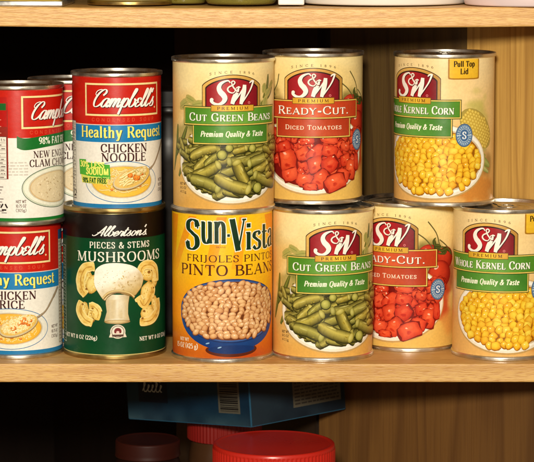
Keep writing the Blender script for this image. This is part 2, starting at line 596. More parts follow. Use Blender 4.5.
# ------------------------------------------------------------------ lettering: glyphs drawn as pen strokes, capital height 1
# 'l' straight, 'c' curved; a third entry fixes the pen width (T thick, t thin), default follows the direction of travel
def serif(x, y, h=.11, up=0): return ('l', [(x - h, y), (x + h, y)], 't')
def stem(x, y0=.02, y1=.98, h=.11, top=True, bot=True):
    r = [('l', [(x, y0 - .02), (x, y1 + .02)], 'T')]
    if bot: r.append(serif(x, .025 if y0 < .1 else y0, h))
    if top: r.append(serif(x, y1 - .005, h))
    return r
SER = {
 'A': (.82, [('l', [(.11, .02), (.42, 1)], 't'), ('l', [(.41, 1), (.71, 0)], 'T'), ('l', [(.2, .34), (.6, .34)], 't'), serif(.11, .025, .1), serif(.71, .025, .12)]),
 'B': (.68, stem(.16) + [('c', [(.16, .975), (.4, .975), (.54, .87), (.53, .65), (.4, .53), (.16, .52)]), ('c', [(.3, .52), (.48, .49), (.61, .36), (.6, .14), (.44, .03), (.16, .025)])]),
 'C': (.74, [('c', [(.64, .72), (.58, .92), (.4, .98), (.18, .86), (.09, .5), (.18, .14), (.4, .02), (.58, .07), (.68, .25)]), ('l', [(.645, .68), (.645, .97)], 't')]),
 'D': (.8, stem(.16) + [('c', [(.16, .975), (.42, .975), (.64, .84), (.71, .5), (.64, .16), (.42, .025), (.16, .025)])]),
 'E': (.66, stem(.16) + [('l', [(.16, .975), (.56, .975)], 't'), ('l', [(.16, .51), (.44, .51)], 't'), ('l', [(.16, .025), (.58, .025)], 't'), ('l', [(.56, 1), (.56, .78)], 't'), ('l', [(.585, 0), (.585, .24)], 't'), ('l', [(.44, .4), (.44, .62)], 't')]),
 'F': (.6, stem(.16) + [('l', [(.16, .975), (.54, .975)], 't'), ('l', [(.16, .51), (.42, .51)], 't'), ('l', [(.54, 1), (.54, .78)], 't'), ('l', [(.42, .4), (.42, .62)], 't')]),
 'G': (.8, [('c', [(.64, .74), (.58, .92), (.4, .98), (.18, .86), (.09, .5), (.18, .14), (.4, .02), (.64, .1)]), ('l', [(.645, .7), (.645, .97)], 't'), ('l', [(.64, .04), (.64, .42)], 'T'), serif(.64, .42, .12)]),
 'H': (.86, stem(.16) + stem(.7) + [('l', [(.16, .51), (.7, .51)], 't')]),
 'I': (.34, stem(.17)),
 'J': (.42, [('l', [(.24, 1), (.24, .15)], 'T'), ('c', [(.24, .2), (.2, 0), (.1, -.08), (.02, -.02)]), serif(.24, .975)]),
 'K': (.8, stem(.16) + [('l', [(.62, .98), (.2, .42)], 't'), ('l', [(.3, .58), (.68, 0)], 'T'), serif(.62, .975, .1), serif(.68, .025, .12)]),
 'L': (.62, stem(.16) + [('l', [(.16, .025), (.56, .025)], 't'), ('l', [(.565, 0), (.565, .26)], 't')]),
 'M': (.98, [('l', [(.14, .02), (.17, .98)], 't'), ('l', [(.18, .99), (.48, .04)], 'T'), ('l', [(.48, .02), (.78, .98)], 't'), ('l', [(.8, 1), (.83, 0)], 'T'), serif(.14, .025, .1), serif(.83, .025, .12), serif(.12, .975, .09), serif(.86, .975, .09)]),
 'N': (.86, [('l', [(.16, 0), (.16, 1)], 't'), ('l', [(.15, .98), (.7, .02)], 'T'), ('l', [(.71, 0), (.71, 1)], 't'), serif(.16, .025, .1), serif(.1, .975, .09), serif(.71, .975, .1)]),
 'O': (.84, [('o', [(.42, .98), (.2, .88), (.1, .5), (.2, .12), (.42, .02), (.64, .12), (.74, .5), (.64, .88)])]),
 'P': (.66, stem(.16) + [('c', [(.16, .975), (.42, .975), (.58, .86), (.58, .6), (.42, .46), (.16, .45)])]),
 'Q': (.84, [('o', [(.42, .98), (.2, .88), (.1, .5), (.2, .12), (.42, .02), (.64, .12), (.74, .5), (.64, .88)]), ('c', [(.4, .08), (.55, -.1), (.8, -.18)])]),
 'R': (.76, stem(.16) + [('c', [(.16, .975), (.42, .975), (.56, .87), (.56, .64), (.42, .51), (.16, .5)]), ('l', [(.38, .52), (.66, 0)], 'T'), serif(.68, .025, .09)]),
 'S': (.6, [('c', [(.5, .76), (.44, .93), (.28, .98), (.13, .88), (.13, .68), (.3, .54), (.46, .4), (.48, .16), (.32, .02), (.14, .06), (.08, .26)]), ('l', [(.505, .7), (.505, .97)], 't'), ('l', [(.085, .03), (.085, .3)], 't')]),
 'T': (.7, stem(.35, top=False) + [('l', [(.06, .975), (.64, .975)], 't'), ('l', [(.06, 1), (.06, .76)], 't'), ('l', [(.64, 1), (.64, .76)], 't')]),
 'U': (.82, [('c', [(.17, .98), (.17, .4), (.22, .1), (.42, .02), (.62, .1), (.67, .4), (.67, .98)]), serif(.17, .975), serif(.67, .975, .1)]),
 'V': (.8, [('l', [(.12, 1), (.41, .02)], 'T'), ('l', [(.41, .02), (.7, 1)], 't'), serif(.12, .975, .12), serif(.7, .975, .1)]),
 'W': (1.1, [('l', [(.1, 1), (.35, .02)], 'T'), ('l', [(.35, .02), (.56, .98)], 't'), ('l', [(.54, 1), (.79, .02)], 'T'), ('l', [(.79, .02), (1.02, 1)], 't'), serif(.1, .975, .12), serif(1.02, .975, .1), serif(.55, .975, .1)]),
 'Y': (.76, [('l', [(.1, 1), (.38, .5)], 'T'), ('l', [(.38, .5), (.66, 1)], 't'), ('l', [(.38, .52), (.38, 0)], 'T'), serif(.1, .975), serif(.66, .975, .1), serif(.38, .025)]),
 'X': (.76, [('l', [(.1, 1), (.66, 0)], 'T'), ('l', [(.1, 0), (.64, 1)], 't')]),
 'Z': (.7, [('l', [(.1, .975), (.6, .975)], 't'), ('l', [(.6, .97), (.1, .03)], 'T'), ('l', [(.08, .025), (.62, .025)], 't')]),
 '&': (.84, [('c', [(.76, .5), (.66, .2), (.44, .02), (.2, .04), (.1, .24), (.2, .46), (.42, .6), (.5, .82), (.38, .98), (.24, .86), (.3, .6), (.5, .3), (.7, .06), (.82, .04)])]),
 '-': (.4, [('l', [(.06, .36), (.34, .36)], 'T')]),
 '.': (.3, [('l', [(.15, 0), (.15, .15)], 'T')]),
 ',': (.26, [('c', [(.13, .12), (.13, 0), (.06, -.14)])]),
 "'": (.22, [('l', [(.11, 1), (.09, .72)], 'T')]),
 '%': (.9, [('l', [(.2, 0), (.7, 1)], 't'), ('o', [(.2, .98), (.08, .78), (.2, .56), (.32, .78)]), ('o', [(.7, .44), (.58, .22), (.7, .02), (.82, .22)])]),
 '0': (.62, [('o', [(.31, .98), (.14, .86), (.08, .5), (.14, .14), (.31, .02), (.48, .14), (.54, .5), (.48, .86)])]),
 '1': (.42, [('l', [(.22, 0), (.22, 1)], 'T'), ('l', [(.06, .84), (.22, .98)], 't'), serif(.22, .025)]),
 '2': (.6, [('c', [(.1, .74), (.16, .94), (.32, .98), (.48, .84), (.44, .6), (.08, .05)]), ('l', [(.07, .04), (.54, .04)], 'T')]),
 '3': (.6, [('c', [(.1, .8), (.2, .96), (.4, .94), (.46, .74), (.34, .56), (.22, .53)]), ('c', [(.22, .53), (.44, .48), (.52, .26), (.4, .04), (.18, .02), (.07, .18)])]),
 '4': (.62, [('l', [(.4, 0), (.4, 1)], 'T'), ('l', [(.4, .97), (.06, .3)], 't'), ('l', [(.06, .29), (.56, .29)], 't')]),
 '5': (.6, [('l', [(.5, .96), (.16, .96)], 'T'), ('l', [(.16, .98), (.12, .54)], 't'), ('c', [(.12, .54), (.34, .62), (.5, .5), (.5, .18), (.32, .02), (.08, .1)])]),
 '6': (.6, [('c', [(.46, .92), (.24, .86), (.1, .5), (.12, .16), (.3, .02), (.48, .14), (.5, .42), (.34, .58), (.14, .44)])]),
 '7': (.58, [('l', [(.06, .96), (.54, .96)], 'T'), ('c', [(.53, .96), (.32, .5), (.24, 0)], 'T')]),
 '8': (.6, [('o', [(.3, .98), (.12, .8), (.2, .58), (.44, .42), (.5, .2), (.3, .02), (.1, .2), (.18, .42), (.4, .58), (.48, .8)])]),
 '9': (.6, [('c', [(.14, .08), (.36, .14), (.5, .5), (.48, .84), (.3, .98), (.12, .86), (.1, .58), (.26, .42), (.46, .56)])]),
 '(': (.34, [('c', [(.28, 1.1), (.1, .8), (.08, .3), (.28, -.1)])]),
 ')': (.34, [('c', [(.06, 1.1), (.24, .8), (.26, .3), (.06, -.1)])]),
 # small letters
 'a': (.52, [('c', [(.08, .54), (.2, .66), (.34, .62), (.38, .46), (.38, .12), (.5, .03)]), ('c', [(.38, .42), (.16, .34), (.08, .17), (.17, .03), (.3, .07), (.38, .2)])]),
 'b': (.58, [('l', [(.13, 0), (.13, 1.03)], 'T'), serif(.1, 1.0, .08), ('c', [(.13, .5), (.28, .67), (.44, .58), (.5, .33), (.43, .08), (.28, 0), (.13, .1)])]),
 'c': (.48, [('c', [(.4, .54), (.3, .66), (.14, .58), (.08, .32), (.15, .07), (.3, .0), (.43, .12)])]),
 'd': (.6, [('l', [(.45, 0), (.45, 1.03)], 'T'), serif(.42, 1.0, .08), ('c', [(.45, .5), (.3, .67), (.14, .58), (.08, .33), (.15, .08), (.3, 0), (.45, .1)])]),
 'e': (.5, [('l', [(.09, .37), (.43, .37)], 't'), ('c', [(.43, .37), (.38, .6), (.25, .67), (.12, .56), (.08, .32), (.15, .08), (.28, .0), (.43, .12)])]),
 'g': (.56, [('o', [(.26, .66), (.12, .56), (.12, .34), (.26, .24), (.4, .34), (.4, .56)]), ('c', [(.2, .24), (.1, .12), (.2, .04), (.4, .02), (.5, -.1), (.36, -.24), (.14, -.24), (.06, -.12), (.2, .02)])]),
 'h': (.62, [('l', [(.14, 0), (.14, 1.03)], 'T'), serif(.11, 1.0, .08), serif(.14, .025, .1), ('c', [(.14, .48), (.26, .64), (.38, .64), (.46, .5), (.46, 0)]), serif(.46, .025, .1)]),
 'i': (.3, [('l', [(.15, 0), (.15, .66)], 'T'), serif(.12, .65, .08), serif(.15, .025, .1), ('l', [(.15, .84), (.15, 1.0)], 'T')]),
 'k': (.6, [('l', [(.14, 0), (.14, 1.03)], 'T'), ('l', [(.46, .64), (.18, .3)], 't'), ('l', [(.24, .4), (.52, 0)], 'T')]),
 'l': (.3, [('l', [(.15, 0), (.15, 1.03)], 'T'), serif(.12, 1.0, .08), serif(.15, .025, .1)]),
 'm': (.92, [('l', [(.14, 0), (.14, .66)], 'T'), serif(.11, .65, .08), serif(.14, .025, .1), ('c', [(.14, .48), (.25, .64), (.36, .63), (.44, .5), (.44, 0)]), ('c', [(.44, .48), (.56, .64), (.68, .63), (.75, .5), (.75, 0)]), serif(.44, .025, .1), serif(.75, .025, .1)]),
 'n': (.62, [('l', [(.14, 0), (.14, .66)], 'T'), serif(.11, .65, .08), serif(.14, .025, .1), ('c', [(.14, .48), (.26, .64), (.38, .64), (.46, .5), (.46, 0)]), serif(.46, .025, .1)]),
 'o': (.56, [('o', [(.28, .67), (.13, .57), (.08, .33), (.13, .1), (.28, .0), (.43, .1), (.48, .33), (.43, .57)])]),
 'p': (.6, [('l', [(.14, -.3), (.14, .66)], 'T'), serif(.11, .65, .08), serif(.14, -.28, .1), ('c', [(.14, .5), (.28, .67), (.44, .58), (.5, .33), (.43, .08), (.28, 0), (.14, .1)])]),
 'q': (.6, [('l', [(.45, -.3), (.45, .66)], 'T'), serif(.45, -.28, .1), ('c', [(.45, .5), (.3, .67), (.14, .58), (.08, .33), (.15, .08), (.3, 0), (.45, .1)])]),
 'r': (.44, [('l', [(.14, 0), (.14, .66)], 'T'), serif(.11, .65, .08), serif(.14, .025, .1), ('c', [(.14, .46), (.24, .64), (.4, .6)])]),
 's': (.46, [('c', [(.38, .54), (.3, .66), (.14, .62), (.1, .48), (.22, .37), (.36, .26), (.36, .08), (.2, .0), (.06, .12)])]),
 't': (.4, [('c', [(.17, .9), (.17, .14), (.25, .0), (.38, .08)]), ('l', [(.04, .62), (.36, .62)], 't')]),
 'u': (.62, [('c', [(.14, .66), (.14, .2), (.2, .04), (.34, .02), (.46, .16)]), ('l', [(.46, 0), (.46, .66)], 'T'), serif(.11, .65, .07), serif(.43, .65, .07), serif(.5, .025, .06)]),
 'y': (.58, [('l', [(.12, .66), (.3, .02)], 'T'), ('c', [(.5, .66), (.3, .02), (.2, -.24), (.06, -.22)]), serif(.11, .65, .09), serif(.5, .65, .08)]),
 'v': (.56, [('l', [(.1, .66), (.28, 0)], 'T'), ('l', [(.28, 0), (.46, .66)], 't')]),
 'w': (.8, [('l', [(.1, .66), (.24, 0)], 'T'), ('l', [(.24, 0), (.4, .66)], 't'), ('l', [(.4, .66), (.54, 0)], 'T'), ('l', [(.54, 0), (.7, .66)], 't')]),
 'f': (.4, [('c', [(.4, .94), (.28, 1.03), (.17, .88), (.17, 0)]), ('l', [(.03, .64), (.34, .64)], 't')]),
}
# plain sans: same skeletons without serifs
SAN = {k: (v[0], [q for q in v[1] if not (q[0] == 'l' and len(q) > 2 and q[2] == 't' and abs(q[1][0][1] - q[1][1][1]) < 1e-6 and abs(q[1][0][0] - q[1][1][0]) < .25 and k not in 'EFTLZ-')]) for k, v in SER.items()}
# joined handwriting (unslanted skeleton)
SCR = {
 'C': (.5, [('c', [(.44, .66), (.54, .82), (.5, .97), (.36, .99), (.17, .78), (.06, .42), (.1, .1), (.25, .0), (.42, .1), (.54, .28)]), ('c', [(.12, .62), (-.02, .74), (.02, .92), (.2, 1.0), (.3, .96)], 't')]),
 'A': (.66, [('c', [(-.2, .1), (-.06, .0), (.12, .12), (.34, .55), (.52, 1.0)]), ('l', [(.52, 1.0), (.5, .0)], 'T'), ('c', [(.1, .36), (.3, .3), (.62, .42)], 't')]),
 'a': (.46, [('c', [(.35, .42), (.22, .5), (.08, .34), (.07, .08), (.18, .0), (.3, .16), (.36, .46)]), ('c', [(.36, .5), (.34, .12), (.4, .0), (.5, .14)])]),
 'm': (.66, [('c', [(.0, .2), (.07, .46), (.12, .42), (.1, .0)]), ('c', [(.1, .1), (.2, .46), (.3, .46), (.31, .3), (.29, .0)]), ('c', [(.3, .1), (.4, .46), (.5, .46), (.5, .3), (.49, .08), (.56, .0), (.68, .16)])]),
 'n': (.48, [('c', [(.0, .2), (.07, .46), (.12, .42), (.1, .0)]), ('c', [(.1, .1), (.22, .46), (.32, .46), (.32, .3), (.31, .08), (.38, .0), (.5, .16)])]),
 'p': (.42, [('c', [(.0, .2), (.09, .5), (.1, .1), (.09, -.42)]), ('c', [(.1, .2), (.2, .48), (.32, .44), (.36, .2), (.27, .0), (.12, .06)])]),
 'b': (.42, [('c', [(.0, .2), (.12, .6), (.22, .96), (.14, 1.02), (.09, .7), (.08, .12), (.2, .0), (.34, .16), (.33, .4), (.24, .46)]), ('c', [(.24, .46), (.34, .34), (.46, .4)], 't')]),
 'e': (.36, [('c', [(.0, .12), (.2, .24), (.27, .4), (.19, .5), (.08, .34), (.07, .08), (.17, .0), (.38, .16)])]),
 'l': (.28, [('c', [(.0, .14), (.14, .55), (.22, .92), (.14, 1.02), (.09, .72), (.08, .12), (.15, .0), (.3, .16)])]),
 'r': (.34, [('c', [(.0, .14), (.1, .5), (.14, .44), (.28, .44), (.24, .2), (.26, .0), (.36, .12)])]),
 't': (.3, [('c', [(.0, .14), (.12, .6), (.14, .84)]), ('c', [(.14, .84), (.1, .2), (.16, .0), (.32, .16)]), ('l', [(.0, .56), (.3, .6)], 't')]),
 's': (.30, [('c', [(.0, .1), (.1, .3), (.17, .54)]), ('c', [(.17, .54), (.16, .38), (.25, .22), (.24, .06), (.14, .0), (.04, .05)])]),
 'E': (.34, [('c', [(.28, .38), (.22, .49), (.1, .46), (.1, .3), (.2, .26)]), ('c', [(.2, .26), (.06, .2), (.05, .06), (.15, .0), (.36, .16)])]),
 'o': (.4, [('o', [(.2, .48), (.08, .34), (.08, .1), (.18, .0), (.3, .12), (.31, .36)]), ('c', [(.24, .44), (.34, .38), (.42, .44)], 't')]),
 "'": (.12, [('l', [(.1, 1.02), (.05, .78)], 'T')]),
 '.': (.2, [('l', [(.06, .0), (.06, .1)], 'T')]),
}


def text(A, s, u0, v0, h, col, width=None, font=SER, T=.17, t=.055, shear=0.0, space=.04, grow=0.0, n=4, align='l', caps=None, path=None, off=(0, 0)):
    """u0,v0 = left end of the base line (mm), h = capital height (mm); caps = small-cap size ratio"""
    adv = []
    for ch in s:
        k = 1.0
        c = ch
        if caps and ch.islower(): c = ch.upper(); k = caps
        g = font.get(c) or SER.get(c)
        adv.append((c, k, (g[0] if g else .34) * k + space))
    tot = sum(a[2] for a in adv) - space
    sx = (width / (tot * h)) if width else 1.0
    if align == 'c' and not width: u0 -= tot * h / 2
    x = 0.0
    for c, k, a in adv:
        g = font.get(c) or SER.get(c)
        if g:
            polys_all = []
            for st in g[1]:
                pts = st[1]
                if st[0] == 'c': pts = cr_curve(pts, False, n)
                elif st[0] == 'o':
                    pts = cr_curve(pts, True, n); pts = pts + pts[:2]
                kk = k
                P = [((x + (p[0] + p[1] * shear) * kk) * h * sx, p[1] * kk * h) for p in pts]
                ov = st[2] if len(st) > 2 else None
                ws = []
                m = len(P)
                for i in range(m):
                    if ov == 'T': wv = T
                    elif ov == 't': wv = t
                    else:
                        q0, q1 = P[max(0, i - 1)], P[min(m - 1, i + 1)]
                        dx, dy = q1[0] - q0[0], q1[1] - q0[1]
                        dx -= dy * shear
                        l = math.hypot(dx, dy) or 1
                        wv = t + (T - t) * abs(dy / l) ** 1.5
                    ws.append(wv * h * (1 if k == 1 else .5 + .5 * k) + grow * 2)
                if grow and len(P) > 1:
                    def ext(a_, b_):
                        l = math.hypot(a_[0] - b_[0], a_[1] - b_[1]) or 1
                        return (a_[0] + (a_[0] - b_[0]) / l * grow, a_[1] + (a_[1] - b_[1]) / l * grow)
                    P = [ext(P[0], P[1])] + P[1:-1] + [ext(P[-1], P[-2])]
                if path:
                    P = [path(*p) for p in P]
                else:
                    P = [(u0 + p[0] + off[0], v0 + p[1] + off[1]) for p in P]
                rb = A.ribbon(P, ws, col, ret=True)
                if font is SCR and len(rb) > 9:
                    for q0 in range(0, len(rb), 7): A.put(rb[q0:q0 + 7], 1)
                else: A.put(rb, 1)
        x += a
    return tot * h * sx


def ptext(A, P, s, x0, x1, yt, yb, col, **k):
    """line of text filling the measured box x0..x1, yt..yb of the label"""
    ym = (yt + yb) / 2
    a, b = P(x0, ym), P(x1, ym)
    xm = (x0 + x1) / 2
    t_, b_ = P(xm, yt), P(xm, yb)
    text(A, s, a[0], b_[1], t_[1] - b_[1], col, width=b[0] - a[0], **k)


def mixc(a, b, t):
    t = max(0.0, min(1.0, t))
    return tuple(a[i] + (b[i] - a[i]) * t for i in range(3))


def vnoise(seed):
    """smooth value noise on millimetres"""
    g = np.random.RandomState(seed).rand(64, 64)

    def f(u, v, s=10.0):
        x, y = u / s + 20, v / s + 20
        i, j = int(math.floor(x)), int(math.floor(y))
        fx, fy = x - i, y - j
        fx = fx * fx * (3 - 2 * fx); fy = fy * fy * (3 - 2 * fy)
        a, b_, c, d = g[i % 64, j % 64], g[(i + 1) % 64, j % 64], g[i % 64, (j + 1) % 64], g[(i + 1) % 64, (j + 1) % 64]
        return (a * (1 - fx) + b_ * fx) * (1 - fy) + (c * (1 - fx) + d * fx) * fy
    return f
# ------------------------------------------------------------------ label artwork
def panel(A, u0, u1, v0, v1, seed, ink=(40, 35, 35), paper=(238, 234, 222), step=1.9):
    """nutrition panel: white box with rows of small print"""
    r = random.Random(seed)
    A.rect(u0, u1, v0, v1, ink)
    A.rect(u0 + .35, u1 - .35, v0 + .35, v1 - .35, paper)
    v = v1 - 3.4
    text(A, 'Nutrition Facts', u0 + 1, v, 2.2, ink, width=u1 - u0 - 2, T=.16, t=.08, n=2)
    v -= 1.3
    while v > v0 + 2:
        A.rect(u0 + .8, u1 - .8, v, v + .22, ink)
        v -= step
        u = u0 + 1
        while u < u1 - 2.5:
            l = r.uniform(1.0, 3.4)
            A.rect(u, min(u + l, u1 - 1), v, v + .75, mixc(ink, paper, .35))
            u += l + .7
            if r.random() < .25: u += r.uniform(2, 6)
        v -= .7


def arch(hw, vt, vs_, vb, uc, n=24):
    pts = [(uc - hw, vb), (uc + hw, vb), (uc + hw, vs_)]
    for i in range(1, n):
        t = i / n
        a = PI * t
        u = hw * math.cos(a)
        pts.append((uc + u, vs_ + (vt - vs_) * (1 - (u / hw) ** 2) ** .75))
    pts.append((uc - hw, vs_))
    return pts


EM_S = [(236, 96, 8), (222, 80, 10), (196, 84, 14), (166, 102, 24), (152, 132, 34), (162, 162, 40), (184, 186, 42), (196, 212, 38), (182, 240, 28), (150, 256, 18), (116, 250, 20), (96, 232, 24), (98, 214, 18)]
EM_W = [[(292, 134, 26), (282, 170, 34), (262, 214, 34), (250, 254, 30)], [(250, 252, 16), (300, 190, 11), (350, 116, 13)],
        [(346, 112, 28), (340, 160, 36), (326, 214, 34), (316, 256, 26)], [(316, 254, 16), (362, 196, 10), (398, 140, 12), (420, 84, 16)], [(280, 142, 8), (296, 128, 12), (312, 132, 8)],
        [(386, 100, 8), (404, 86, 12), (424, 84, 8)]]
EM_AMP = [(284, 128, 6), (262, 168, 7), (232, 166, 10), (216, 146, 12), (226, 126, 10), (256, 112, 9), (270, 94, 9), (258, 82, 8), (246, 92, 9), (256, 124, 10), (284, 158, 10), (300, 160, 6)]


def brand_emblem(A, uc, V, red=(172, 28, 38)):
    kx, ky = .0976, .0962
    v70 = V(70)

    def e(x, y): return (uc + (x - 255) * kx, v70 - y * ky)
    vb = e(0, 292)[1]
    A.fill(arch(22.7, e(0, 34)[1], e(0, 118)[1], vb, uc), (58, 40, 22))
    A.fill(arch(22.2, e(0, 40)[1], e(0, 122)[1], vb, uc), lambda u, v: mixc((226, 178, 92), (168, 118, 44), (u - uc) / 30))
    A.fill(arch(20.2, e(0, 60)[1], e(0, 134)[1], vb, uc), (50, 22, 16))
    A.fill(arch(19.3, e(0, 70)[1], e(0, 140)[1], vb, uc), lambda u, v: mixc((190, 34, 42), (128, 16, 30), abs(u - uc + 4) / 22))
    for dx, dy, col in ((5, 7, (70, 10, 14)), (0, 0, (252, 246, 236))):
        for path in [EM_S] + EM_W:
            c = cr_curve(path, False, 6)
            pts = [e(p[0] + dx, p[1] + dy) for p in c]
            A.ribbon(pts, [max(.3, p[2] * .094) for p in c], col)
        x, y = e(98 + dx, 222 + dy)
        A.ellipse(x, y, 1.35, 1.35, col, 14)
    c = cr_curve(EM_AMP, False, 6)
    A.ribbon([e(p[0] + 4, p[1] + 5) for p in c], [p[2] * .13 for p in c], (110, 14, 20))
    A.ribbon([e(p[0], p[1]) for p in c], [p[2] * .1 for p in c], (252, 240, 228))
    A.ellipse(*e(382, 246), .9, .9, (225, 140, 140), 12)
    A.ellipse(*e(382, 246), .55, .55, red, 10)
    # small arc of words above the arch
    top = e(0, 34)[1] + .9

    def arcpath(x, y):
        u = x - 17
        return (uc + u, top + y - (u / 22.7) ** 2 * 2.8)
    text(A, 'SINCE 1896', 0, 0, 1.75, (95, 70, 40), width=34, T=.2, t=.12, space=.75, n=2, path=arcpath)


def emblem_tag(A, uc, V):
    kx, ky = .0976, .0962
    v70 = V(70)

    def e(x, y): return (uc + (x - 255) * kx, v70 - y * ky)
    t0, t1 = e(98, 306), e(410, 264)
    A.rect(t0[0] - .4, t1[0] + .4, t0[1] - .4, t1[1] + .4, (110, 70, 20))
    A.field(t0[0], t1[0], t0[1], t1[1], lambda u, v: mixc((245, 205, 70), (205, 150, 40), abs(u - uc) / 18), 8, 2)
    text(A, 'PREMIUM', t0[0] + 4, t0[1] + .95, 2.1, (90, 30, 20), width=t1[0] - t0[0] - 8, T=.22, t=.12, space=.3, n=3)


def banners(A, uc, V, c1, c2, line1, line2, dark, w1=37.3, w2=29.5, caps=.78, t2=None, tw=65.0):
    y0, y1, y2 = V(107), V(125.2), V(144.2)
    for (hw, a, b, c) in ((w2, y2, y1 + 1.5, c2), (w1, y1, y0, c1)):
        A.rect(uc - hw - .5, uc + hw + .5, a - .5, b + .5, dark)
        A.rect(uc - hw, uc + hw, a, b, (232, 200, 96))
        A.rect(uc - hw + .8, uc + hw - .8, a + .8, b - .8, mixc(c, (0, 0, 0), .45))
        A.field(uc - hw + 1.1, uc + hw - 1.1, a + 1.1, b - 1.1,
                lambda u, v, c=c, a=a, b=b: mixc(mixc(c, (255, 255, 200), .18), mixc(c, (0, 0, 0), .12), abs(u - uc) / 34 + (v - a) / (b - a) * .35), 24, 4)
    emblem_tag(A, uc, V)
    b1 = V(121.0)
    h = V(113.2) - b1
    text(A, line1, uc - tw / 2 + .3, b1 - .3, h * 1.02, mixc(c1, (0, 0, 0), .65), width=tw, T=.2, t=.08, caps=caps)
    text(A, line1, uc - tw / 2, b1, h * 1.02, (252, 250, 238), width=tw, T=.19, t=.075, caps=caps)
    b2 = V(136.6)
    if t2 == 'caps': text(A, line2, uc - 21.5, b2 + .3, 3.3, (250, 240, 215), width=43, T=.17, t=.09, caps=.8, space=.1)
    else: text(A, line2, uc - 23.5, b2, 3.9, (250, 250, 225), width=47, T=.19, t=.1, shear=.25, space=.06)


def seal(A, u, v, rx=5.9, ry=7.4):
    A.ellipse(u, v, rx + .5, ry + .6, (70, 90, 120))
    A.ellipse(u, v, rx, ry, (96, 130, 168))
    A.ellipse(u, v, rx * .62, ry * .62, (180, 200, 215))
    A.ellipse(u, v, rx * .56, ry * .56, (70, 108, 156))
    for i in range(22):
        a = 2 * PI * i / 22
        A.ribbon([(u + rx * .7 * math.cos(a), v + ry * .7 * math.sin(a)), (u + rx * .9 * math.cos(a + .1), v + ry * .9 * math.sin(a + .1))], .45, (205, 220, 228))
    text(A, 'S', u - 1.7, v - 2.6, 5.2, (235, 240, 245), width=3.4, T=.2, t=.1)
    A.rect(u - rx * .95, u - 2.4, v - .3, v + .3, (200, 215, 225)); A.rect(u + 2.4, u + rx * .95, v - .3, v + .3, (200, 215, 225))


def veg_base(seed, tone, blobs, hi=(253, 232, 170)):
    """field function: warm paper tint with soft scenery patches (u,v,ru,rv,colour,strength)"""
    nz = vnoise(seed)

    def f(u, v):
        c = mixc(tone, hi, nz(u, v, 16) * .6 + .15 + (v - 58) / 90)
        for (bu, bv, ru, rv, col, st) in blobs:
            d = math.hypot((u - bu) / ru, (v - bv) / rv) + (nz(u + 50, v, 5) - .5) * .5
            if d < 1: c = mixc(c, col, min(1, (1 - d) * 2.2) * st)
        return c
    return f


def plate(A, u, v, a, b, a2, b2, seed=1):
    n = 64
    E = lambda aa, bb, dv=0: [(u + aa * math.cos(2 * PI * i / n), v + dv + bb * math.sin(2 * PI * i / n)) for i in range(n)]
    A.fill(E(a + .7, b + .9, -.4), (196, 158, 96))
    A.fill(E(a, b), (240, 232, 212))
    A.fill(E(a - 1.2, b - 1.4, .5), (253, 250, 238))
    A.fill(E(a2 + 1, b2 + 1, .2), (216, 200, 168))


def capsule(A, p, q, w, c, r, end=0):
    d = (q[0] - p[0], q[1] - p[1]); L = math.hypot(*d) or 1
    ux, uy = d[0] / L, d[1] / L
    bend = r.uniform(-.08, .08) * L
    pts, ws = [], []
    for t, k in ((0, .0), (.0, .62), (.06, .9), (.2, 1), (.5, .97), (.8, 1), (.94, .9), (1.0, .62)):
        s = t * L - (w * .12 if (t == 0 and k == 0) else 0)
        o = bend * math.sin(PI * t)
        pts.append((p[0] + ux * s - uy * o, p[1] + uy * s + ux * o)); ws.append(max(.05, w * k))
    dark = mixc(c, (38, 36, 6), .72)
    # dark rim under, then rounded body
    A.ribbon([(x, y - .25) for x, y in pts], [k * 1.14 for k in ws], mixc(c, (25, 28, 5), .8))
    A.ribbon(pts, ws, mixc(c, (240, 232, 140), .42), dark)
    for k in range(5):
        t = r.uniform(.1, .9); o = r.uniform(-.32, .32) * w
        A.blob(p[0] + ux * L * t - uy * o, p[1] + uy * L * t + ux * o, r.uniform(.4, 1.4), r.uniform(.15, .4), math.atan2(uy, ux) + r.uniform(-.2, .2), mixc(c, r.choice(((230, 222, 130), (70, 66, 16), (190, 170, 70))), r.uniform(.2, .55)), c, 7, jit=.2, rnd=r)
    hx = [(p[0] + ux * L * t - uy * w * .16, p[1] + uy * L * t + ux * w * .16 + .1) for t in (.2, .35, .5)]
    A.ribbon(hx, [.15, w * .13, .15], mixc(c, (240, 238, 170), .55))
    if end:
        e = q if end > 0 else p
        A.blob(e[0], e[1], w * .27, w * .47, math.atan2(uy, ux), mixc(c, (235, 230, 150), .65), mixc(c, (90, 90, 20), .5), 10)


